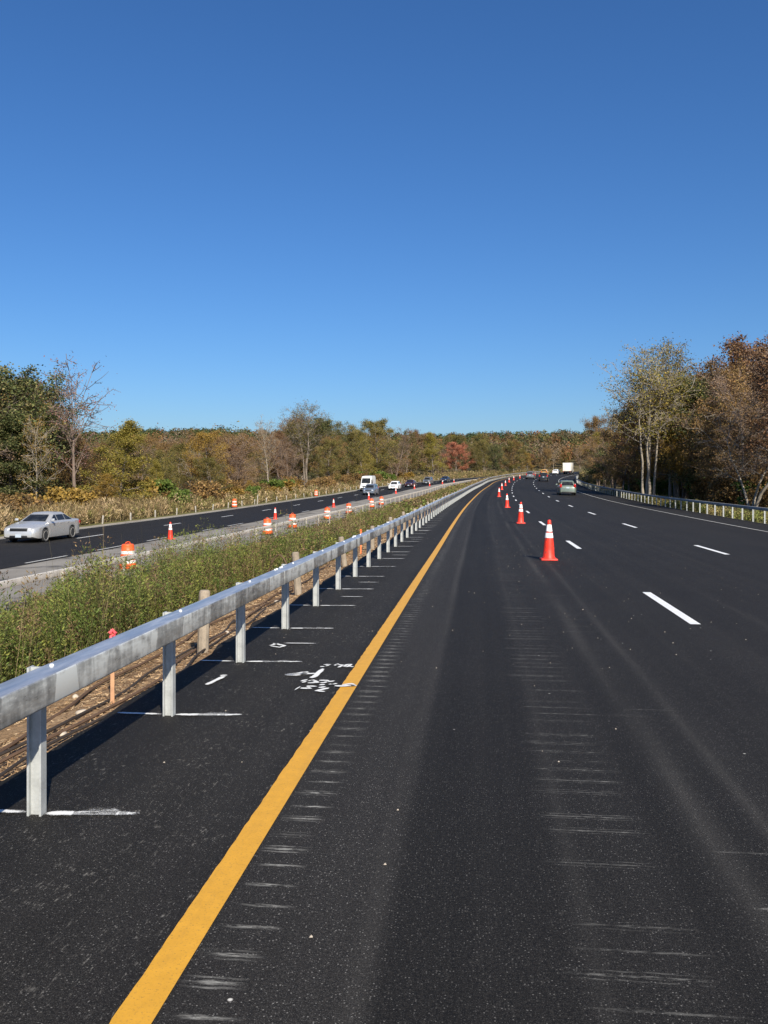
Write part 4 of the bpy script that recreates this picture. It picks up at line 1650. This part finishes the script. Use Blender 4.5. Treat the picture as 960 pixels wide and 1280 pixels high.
for i, (u, lat) in enumerate(((160, -10.9), (334.5, -10.8), (365.5, -10.8), (409, -10.8), (436, -10.8), (464.5, -10.8), (476.4, -10.8), (293, -25.6), (395, -25.6))):
    s = at_u(u, lat, 15, 250)
    o = drum0 if i == 0 else dup(drum0)
    x, y, z = road(s, lat)
    o.location = (x, y, z + .016)
    o.rotation_euler = (R(rng.normal(0, 1.2)), R(rng.normal(0, 1.2)), rng.uniform(0, 6))
    o.scale = (1, 1, .92)
    props(o, dl[i], 'traffic drum')


# ------------------------------------------------------------------ vehicles
def loft(sections):
    m = MB()
    n = len(sections[0])
    v = [p for s_i in sections for p in s_i]
    f = []
    for i in range(len(sections) - 1):
        for j in range(n):
            k2 = (j + 1) % n
            f.append((i * n + j, (i + 1) * n + j, (i + 1) * n + k2, i * n + k2))
    f.append(tuple(range(n)))
    f.append(tuple((len(sections) - 1) * n + j for j in range(n - 1, -1, -1)))
    m.add(v, f)
    return m


def make_car(name, paint, L=4.8, Wd=1.82, top=[(2.40, .60), (2.32, .74), (1.6, .90), (.95, 1.0), (-1.6, 1.04), (-2.3, 1.02), (-2.4, .90)],
             gh=(1.02, .18, -.98, -1.82), zr=1.46, wb=(1.42, -1.38), wr=.325, pillars=(.02, -.78), clear=.19, rear_low=.0, roof_w=.60,
             hatch=False, rails=False):
    """gh: greenhouse x of windscreen foot, roof front, roof rear, rear window foot"""
    root = empty(name)
    hw = Wd / 2
    tx = np.array([p[0] for p in top][::-1])
    tz = np.array([p[1] for p in top][::-1])
    xs = set(np.linspace(-L / 2, L / 2, 34))
    for w_ in wb:
        xs |= {w_ + wr * 1.17 * math.cos(a) for a in np.linspace(0, math.pi, 11)}
    xs |= {L / 2 - .03, L / 2 - .10, -L / 2 + .03, -L / 2 + .10}
    secs = []
    for x in sorted(xs):
        ztop = float(np.interp(x, tx, tz))
        e = min(1.0, (L / 2 - abs(x)) / .42)
        w = hw * (.80 + .20 * math.sin(math.pi / 2 * max(0, e)) ** .7)
        zb = clear + .10 * (1 - e) ** 2
        for w_ in wb:
            dx = abs(x - w_)
            if dx < wr * 1.17:
                zb = max(zb, wr + math.sqrt(max(0, (wr * 1.17) ** 2 - dx * dx)))
        zb = min(zb, ztop - .14)
        zm = max(zb + .02, (zb + ztop) / 2 - .04)
        half = [(w * .90, zb), (w * .985, zb + .025), (w, zm), (w * .985, ztop - .10), (w * .93, ztop - .025), (w * .72, ztop + .005)]
        sec = [(x, y, z) for y, z in half] + [(x, 0, ztop + .025)] + [(x, -y, z) for y, z in half[::-1]]
        secs.append(sec)
    loft(secs).build('body', paint, root, 28)
    # greenhouse
    xf, rf, rr_, xb = gh

    def ztop_at(x):
        return float(np.interp(x, tx, tz))
    lev = []
    for t in (0, .5, .86, 1.0):
        ft = t if t < .9 else 1.0
        x1 = xf + (rf - xf) * ft
        x2 = xb + (rr_ - xb) * ft
        zf = ztop_at(xf) - .03 + (zr - .05 - ztop_at(xf)) * (t if t < .9 else 1) + (.05 if t == 1.0 else 0)
        y_ = hw * .90 + (roof_w * hw / .91 - hw * .90) * t
        if t == 1.0:
            x1, x2, y_ = x1 - .12, x2 + .10, y_ - .05
        lev.append((x1, x2, y_, zf))
    m = MB()
    v = []
    for x1, x2, y_, zf in lev:
        xm = [x1, x1 - .10, x1 + (x2 - x1) * .5, x2 + .10, x2]
        ring = [(x1 + .03, 0, zf), (x1, y_ * .8, zf), (x1 - .10, y_, zf), ((x1 + x2) / 2, y_ * 1.01, zf), (x2 + .10, y_, zf), (x2, y_ * .8, zf), (x2 - .02, 0, zf)]
        ring += [(a, -b, c_) for a, b, c_ in ring[5:0:-1]]
        v += ring
    nr = len(ring)
    f = []
    for i in range(len(lev) - 1):
        for j in range(nr):
            k2 = (j + 1) % nr
            f.append((i * nr + j, i * nr + k2, (i + 1) * nr + k2, (i + 1) * nr + j))
    b = len(v)
    v.append(((lev[-1][0] + lev[-1][1]) / 2, 0, zr + .015))
    for j in range(nr):
        f.append(((len(lev) - 1) * nr + j, (len(lev) - 1) * nr + (j + 1) % nr, b))
    m.add(v, f)
    m.build('cabin', paint, root, 38)

    def lv(t):
        tt = [0, .5, .86]
        return [float(np.interp(t, tt, [q[a] for q in lev[:3]])) for a in range(4)]

    def pane(name_, quad, off=.012):
        q = [Vector(p) for p in quad]
        nrm = (q[1] - q[0]).cross(q[3] - q[0]).normalized()
        cen = sum(q, Vector()) / 4
        if nrm.dot(cen - Vector((cen.x * .5 if abs(nrm.x) > .5 else cen.x, 0, cen.z - .3 * abs(nrm.x)))) < 0:
            nrm = -nrm
        m_ = MB()
        m_.add([p + nrm * off for p in q] + [p - nrm * .02 for p in q], [(0, 1, 2, 3), (7, 6, 5, 4), (0, 4, 5, 1), (1, 5, 6, 2), (2, 6, 7, 3), (3, 7, 4, 0)])
        return m_.build(name_, M['glass'], root)
    a, b2 = lv(.13), lv(.83)
    pane('windscreen', [(a[0] + .015, -a[2] * .78, a[3]), (a[0] + .015, a[2] * .78, a[3]), (b2[0] + .015, b2[2] * .78, b2[3]), (b2[0] + .015, -b2[2] * .78, b2[3])], .025)
    a, b2 = lv(.16), lv(.80)
    pane('rear_window', [(a[1] - .01, a[2] * .76, a[3]), (a[1] - .01, -a[2] * .76, a[3]), (b2[1] - .01, -b2[2] * .76, b2[3]), (b2[1] - .01, b2[2] * .76, b2[3])], .025)
    a, b2 = lv(.15), lv(.82)
    edges = [None, *pillars, None]
    for sg in (1, -1):
        for i in range(len(edges) - 1):
            fa = a[0] - .20 if edges[i] is None else edges[i] - .035
            fb = b2[0] - .16 if edges[i] is None else edges[i] - .035
            ra = a[1] + .20 if edges[i + 1] is None else edges[i + 1] + .035
            rb = b2[1] + .16 if edges[i + 1] is None else edges[i + 1] + .035
            if fa - ra < .08 or fb - rb < .05:
                continue
            pane('side_window', [(fa, sg * a[2], a[3]), (ra, sg * a[2], a[3]), (rb, sg * b2[2], b2[3]), (fb, sg * b2[2], b2[3])], .014)
    # wheels
    for w_ in wb:
        for sg in (1, -1):
            we = MB()
            yo = sg * (hw - .098)
            we.lathe([(wr - .085, -.10), (wr - .02, -.105), (wr, -.075), (wr, .075), (wr - .02, .105), (wr - .085, .10)], 24, 'y', (w_, yo, wr))
            to = we.build('tyre', M['tyre'], root)
            to.name = 'wheel'
            rm = MB()
            rm.lathe([(.02, .085), (.05, .092), (.06, .07)] , 20, 'y', (0, 0, 0))
            rm.lathe([(wr - .115, .085), (wr - .10, .108), (wr - .078, .108), (wr - .078, -.09)], 20, 'y', (0, 0, 0), False)
            for kq in range(10):
                an = kq * 2 * math.pi / 10 + .3
                ca_, sa_ = math.cos(an), math.sin(an)
                w0, w1, r0_, r1_ = .020, .032, .04, wr - .09
                rm.add([(r * ca_ - w * sa_, yy_, r * sa_ + w * ca_) for yy_ in (.094, .07) for r, w in ((r0_, -w0), (r0_, w0), (r1_, w1), (r1_, -w1))],
                       [(0, 1, 2, 3), (7, 6, 5, 4), (0, 4, 5, 1), (1, 5, 6, 2), (2, 6, 7, 3), (3, 7, 4, 0)])
            rm.v = [(x + w_, y * sg + yo, z + wr) for x, y, z in rm.v]
            ro = rm.build('rim', M['rim'], to)
    # ends
    xe = L / 2
    zf_ = float(np.interp(xe - .1, tx, tz))
    zt_ = float(np.interp(-xe + .06, tx, tz))
    for sg in (1, -1):
        m = MB()
        m.add([(xe - .10, sg * hw * .86, zf_ - .14), (xe - .02, sg * hw * .60, zf_ - .13), (xe - .06, sg * hw * .56, zf_ - .02), (xe - .30, sg * hw * .90, zf_ + .0),
               (xe - .18, sg * hw * .80, zf_ - .16), (xe - .10, sg * hw * .56, zf_ - .16), (xe - .16, sg * hw * .52, zf_ - .03), (xe - .40, sg * hw * .80, zf_ - .03)],
              [(0, 1, 2, 3), (7, 6, 5, 4), (0, 4, 5, 1), (1, 5, 6, 2), (2, 6, 7, 3), (3, 7, 4, 0)])
        m.v = [(x + .02, y * 1.01, z + .005) for x, y, z in m.v]
        m.build('headlight', M['headlamp'], root)
        m = MB()
        hh = .34 if hatch else .16
        m.box((-xe + .045, sg * hw * .80, zt_ - (.02 if hatch else .13) + (.10 if hatch else 0)), (.12, hw * .24, hh))
        m.build('taillight', M['taillamp'], root, bevel=.015)
        m = MB()
        m.box((xf - .18, sg * (hw + .07), ztop_at(xf) + .10), (.10, .19, .12), 0, .8)
        m.build('mirror', paint, root, bevel=.02)
        m = MB()
        m.box((pillars[0] - .10, sg * hw * .995, ztop_at(0) - .14), (.16, .022, .025))
        m.box((pillars[1] - .10, sg * hw * .995, ztop_at(0) - .14), (.16, .022, .025))
        m.build('door_handle', M['chrome'] if False else paint, root)
    m = MB()
    m.box((xe - .055, 0, zf_ - .09), (.13, hw * 1.02, .15), 0, .94)
    m.build('grille', M['dark_trim'], root, bevel=.012)
    m = MB()
    m.box((xe - .035, 0, clear + .13), (.10, hw * 1.05, .10), 0, .95)
    m.build('air_intake', M['dark_trim'], root, bevel=.012)
    m = MB()
    m.box((xe + .012, 0, clear + .17), (.012, .31, .155))
    m.build('number_plate', M['plate'], root)
    m = MB()
    m.box((-xe - .004, 0, zt_ - .20 + (.08 if hatch else 0)), (.014, .31, .155))
    m.build('number_plate', M['plate'], root)
    m = MB()
    m.box((-xe + .05, 0, clear + .12), (.14, hw * 1.5, .16), 0, .96)
    m.build('rear_bumper', M['dark_trim'], root, bevel=.02)
    if rails:
        for sg in (1, -1):
            m = MB()
            m.tube([(rf - .15, sg * roof_w * hw, zr - .02), (rf - .3, sg * roof_w * hw, zr + .05), (rr_ + .3, sg * roof_w * hw, zr + .05), (rr_ + .12, sg * roof_w * hw, zr - .02)], .02, 6)
            m.build('roof_rail', M['dark_trim'], root)
    return root


def park(root, s, lat, oncoming, label, cat='car', zo=0.0, group=None, du=0.0):
    x, y, z = road(s, lat)
    root.location = (x, y, z + zo)
    dz = (np.interp(s + 2, SS, ZP) - np.interp(s - 2, SS, ZP)) / 4
    root.rotation_euler = Euler((0, -math.atan(dz) * (-1 if oncoming else 1), math.pi / 2 - heading(s) + (math.pi if oncoming else 0) + du))
    props(root, label, cat, group)
    return root


SEDAN = {}
SUVT = [(2.28, .72), (2.2, .86), (1.5, 1.0), (1.0, 1.08), (-2.15, 1.10), (-2.24, .98), (-2.30, .80)]
SUV = dict(L=4.6, Wd=1.84, top=SUVT, gh=(1.12, .38, -1.85, -2.16), zr=1.68, wb=(1.40, -1.32), wr=.345, pillars=(.05, -.85, ), clear=.24, roof_w=.66, hatch=True, rails=True)
WAG = dict(L=4.7, Wd=1.78, top=[(2.34, .68), (2.26, .80), (1.5, .93), (1.0, 1.0), (-2.2, 1.03), (-2.28, .95), (-2.35, .80)], gh=(1.10, .32, -1.70, -2.15), zr=1.56,
           wb=(1.36, -1.32), wr=.32, pillars=(.05, -.85), clear=.20, roof_w=.64, hatch=True, rails=False)
park(make_car('sedan', M['silver']), at_u(54, -21.5, 20, 80), -21.5, True, 'silver sedan coming towards the camera on the far roadway', zo=.034)
park(make_car('hatchback', M['pale_green'], **WAG), 92.5, 9.35, False, 'pale silver green hatchback driving away in the right lane')
park(make_car('suv', M['black_car'], **SUV), 169, 8.9, False, 'black suv ahead of the pale green hatchback')
park(make_car('suv', M['grey_car'], **SUV), 191, 5.5, False, 'dark grey suv in the middle lane left of the black one')
park(make_car('suv', M['tan_car'], **SUV), 232, 5.3, False, 'tan yellow suv just visible above the black suv')
park(make_car('sedan', M['white_car']), 255, 5.4, False, 'white car on the bend between the tan suv and the box truck')
park(make_car('suv', M['blue_grey'], **SUV), at_u(463.5, -18.1, 100, 180), -18.1, True, 'blue grey suv coming on in front of the white van', zo=.034)
park(make_car('hatchback', M['white_car'], **WAG), at_u(493.5, -18.1, 100, 220), -18.1, True, 'white car coming on behind the blue grey suv', zo=.034)
park(make_car('sedan', M['maroon']), at_u(513, -18.1, 100, 240), -18.1, True, 'dark maroon sedan coming on behind the white car', zo=.034)
park(make_car('suv', M['grey_car'], **SUV), at_u(535, -18.1, 100, 260), -18.1, True, 'grey suv coming on behind the maroon sedan', zo=.034)
park(make_car('sedan', M['navy']), at_u(556.5, -18.1, 100, 280), -18.1, True, 'dark navy car last in the row of oncoming cars', zo=.034)


def make_van():
    root = empty('van')
    hw, xe = 1.0, 2.85
    secs = []
    for x, zt_, w in ((2.85, .75, .84), (2.80, 1.0, .93), (2.45, 1.16, .98), (2.0, 1.30, 1.0), (1.45, 2.25, .97), (1.15, 2.52, .95), (.6, 2.62, .95), (-2.6, 2.62, .95), (-2.80, 2.55, .94), (-2.85, 2.45, .92)):
        zb = .32
        half = [(w * .93, zb), (w, zb + .05), (w, zb + (zt_ - zb) * .45), (w * .97, zb + (zt_ - zb) * .8), (w * .90, zt_ - .03), (w * .75, zt_)]
        secs.append([(x, y, z) for y, z in half] + [(x, 0, zt_ + .02)] + [(x, -y, z) for y, z in half[::-1]])
    loft(secs).build('body', M['white_car'], root, 30)
    m = MB()
    m.add([(1.99, -.80, 1.36), (1.99, .80, 1.36), (1.475, .74, 2.24), (1.475, -.74, 2.24), (1.90, -.80, 1.36), (1.90, .80, 1.36), (1.38, .74, 2.24), (1.38, -.74, 2.24)],
          [(0, 1, 2, 3), (7, 6, 5, 4), (0, 4, 5, 1), (1, 5, 6, 2), (2, 6, 7, 3), (3, 7, 4, 0)])
    m.v = [(x + .035, y, z + .02) for x, y, z in m.v]
    m.build('windscreen', M['glass'], root)
    for sg in (1, -1):
        m = MB()
        m.add([(1.85, sg * .985, 1.36), (.85, sg * .995, 1.36), (.85, sg * .965, 1.98), (1.50, sg * .965, 1.98), (1.85, sg * .93, 1.36), (.85, sg * .93, 1.36), (.85, sg * .91, 1.98), (1.50, sg * .91, 1.98)],
              [(0, 1, 2, 3), (7, 6, 5, 4), (0, 4, 5, 1), (1, 5, 6, 2), (2, 6, 7, 3), (3, 7, 4, 0)])
        m.v = [(x, y + sg * .012, z) for x, y, z in m.v]
        m.build('side_window', M['glass'], root)
        m = MB()
        m.box((2.79, sg * .72, .98), (.16, .30, .22), 0, .9)
        m.build('headlight', M['headlamp'], root, bevel=.02)
        m = MB()
        m.box((1.75, sg * 1.12, 1.45), (.10, .16, .30))
        m.build('mirror', M['dark_trim'], root, bevel=.02)
        m = MB()
        m.box((-2.84, sg * .86, 1.2), (.06, .14, .5))
        m.build('taillight', M['taillamp'], root, bevel=.01)
    m = MB()
    m.box((2.83, 0, .84), (.08, 1.0, .18), 0, .95)
    m.build('grille', M['dark_trim'], root, bevel=.015)
    m = MB()
    m.box((2.82, 0, .46), (.14, 1.7, .22), 0, .95)
    m.build('bumper', M['dark_trim'], root, bevel=.02)
    for x in (1.85, -1.75):
        for sg in (1, -1):
            we = MB()
            we.lathe([(.22, -.11), (.33, -.12), (.36, -.08), (.36, .08), (.33, .12), (.22, .11)], 22, 'y', (x, sg * .90, .36))
            to = we.build('wheel', M['tyre'], root)
            rm = MB()
            rm.lathe([(.04, .09), (.18, .08), (.222, .112), (.222, -.1)], 18, 'y')
            rm.v = [(a + x, b * sg + sg * .90, c_ + .36) for a, b, c_ in rm.v]
            rm.build('rim', M['rim'], to)
    return root


park(make_van(), at_u(460, -22.2, 100, 200), -22.2, True, 'tall white van coming on beside the blue grey suv', 'van', .034)


def make_truck():
    root = empty('box_truck')
    m = MB()
    m.box((-.6, 0, 2.35), (6.2, 2.45, 2.55))
    m.build('cargo_box', M['box_white'], root, bevel=.03)
    m = MB()
    for sg in (1, -1):
        m.box((-3.71, sg * 1.15, 2.35), (.04, .10, 2.5))
    m.box((-3.712, 0, 3.55), (.04, 2.2, .12))
    m.box((-3.712, 0, 1.14), (.04, 2.2, .12))
    m.build('door_frame', M['box_white'], root)
    m = MB()
    for kq in range(5):
        m.box((-3.703, 0, 1.42 + kq * .43), (.024, 2.16, .40))
    m.build('roller_door', M['box_white'], root, bevel=.006)
    m = MB()
    m.box((-.5, 0, .88), (7.6, .9, .28))
    m.box((-3.66, 0, .60), (.12, 2.2, .16))
    m.build('chassis', M['dark_trim'], root)
    for sg in (1, -1):
        m = MB()
        m.box((-3.69, sg * 1.0, .90), (.06, .28, .14))
        m.build('taillight', M['taillamp'], root)
        m = MB()
        m.lathe([(.25, -.28), (.46, -.28), (.50, -.22), (.50, .22), (.46, .28), (.25, .28)], 22, 'y', (-2.2, sg * .92, .50))
        m.build('wheel', M['tyre'], root)
        m = MB()
        m.lathe([(.25, -.14), (.46, -.14), (.50, -.1), (.50, .1), (.46, .14), (.25, .14)], 22, 'y', (3.3, sg * 1.0, .50))
        m.build('wheel', M['tyre'], root)
        m = MB()
        m.box((3.2, sg * 1.32, 2.0), (.12, .18, .4))
        m.build('mirror', M['dark_trim'], root)
    secs = []
    for x, zt_ in ((2.56, 2.55), (3.2, 2.55), (3.6, 2.3), (3.95, 1.6), (4.6, 1.4), (4.75, 1.2)):
        half = [(1.0, .62), (1.05, .9), (1.05, 1.3 if zt_ > 1.5 else zt_ - .1), (.98, zt_ - .05), (.8, zt_)]
        secs.append([(x, y, z) for y, z in half] + [(x, 0, zt_ + .03)] + [(x, -y, z) for y, z in half[::-1]])
    loft(secs).build('cab', M['box_white'], root, 30)
    m = MB()
    m.add([(3.96, -.9, 1.66), (3.96, .9, 1.66), (3.62, .86, 2.26), (3.62, -.86, 2.26), (3.9, -.9, 1.6), (3.9, .9, 1.6), (3.56, .86, 2.2), (3.56, -.86, 2.2)],
          [(0, 1, 2, 3), (7, 6, 5, 4), (0, 4, 5, 1), (1, 5, 6, 2), (2, 6, 7, 3), (3, 7, 4, 0)])
    m.v = [(x + .03, y, z + .02) for x, y, z in m.v]
    m.build('windscreen', M['glass'], root)
    return root


park(make_truck(), at_u(710.5, 8.9, 230, 300), 8.9, False, 'white box truck seen from behind entering the bend', 'truck').scale = (.92, .92, .92)

# prototypes never placed are removed
for key, o in T.items():
    if key not in used:
        for ch in list(o.children):
            bpy.data.objects.remove(ch)
        bpy.data.objects.remove(o)
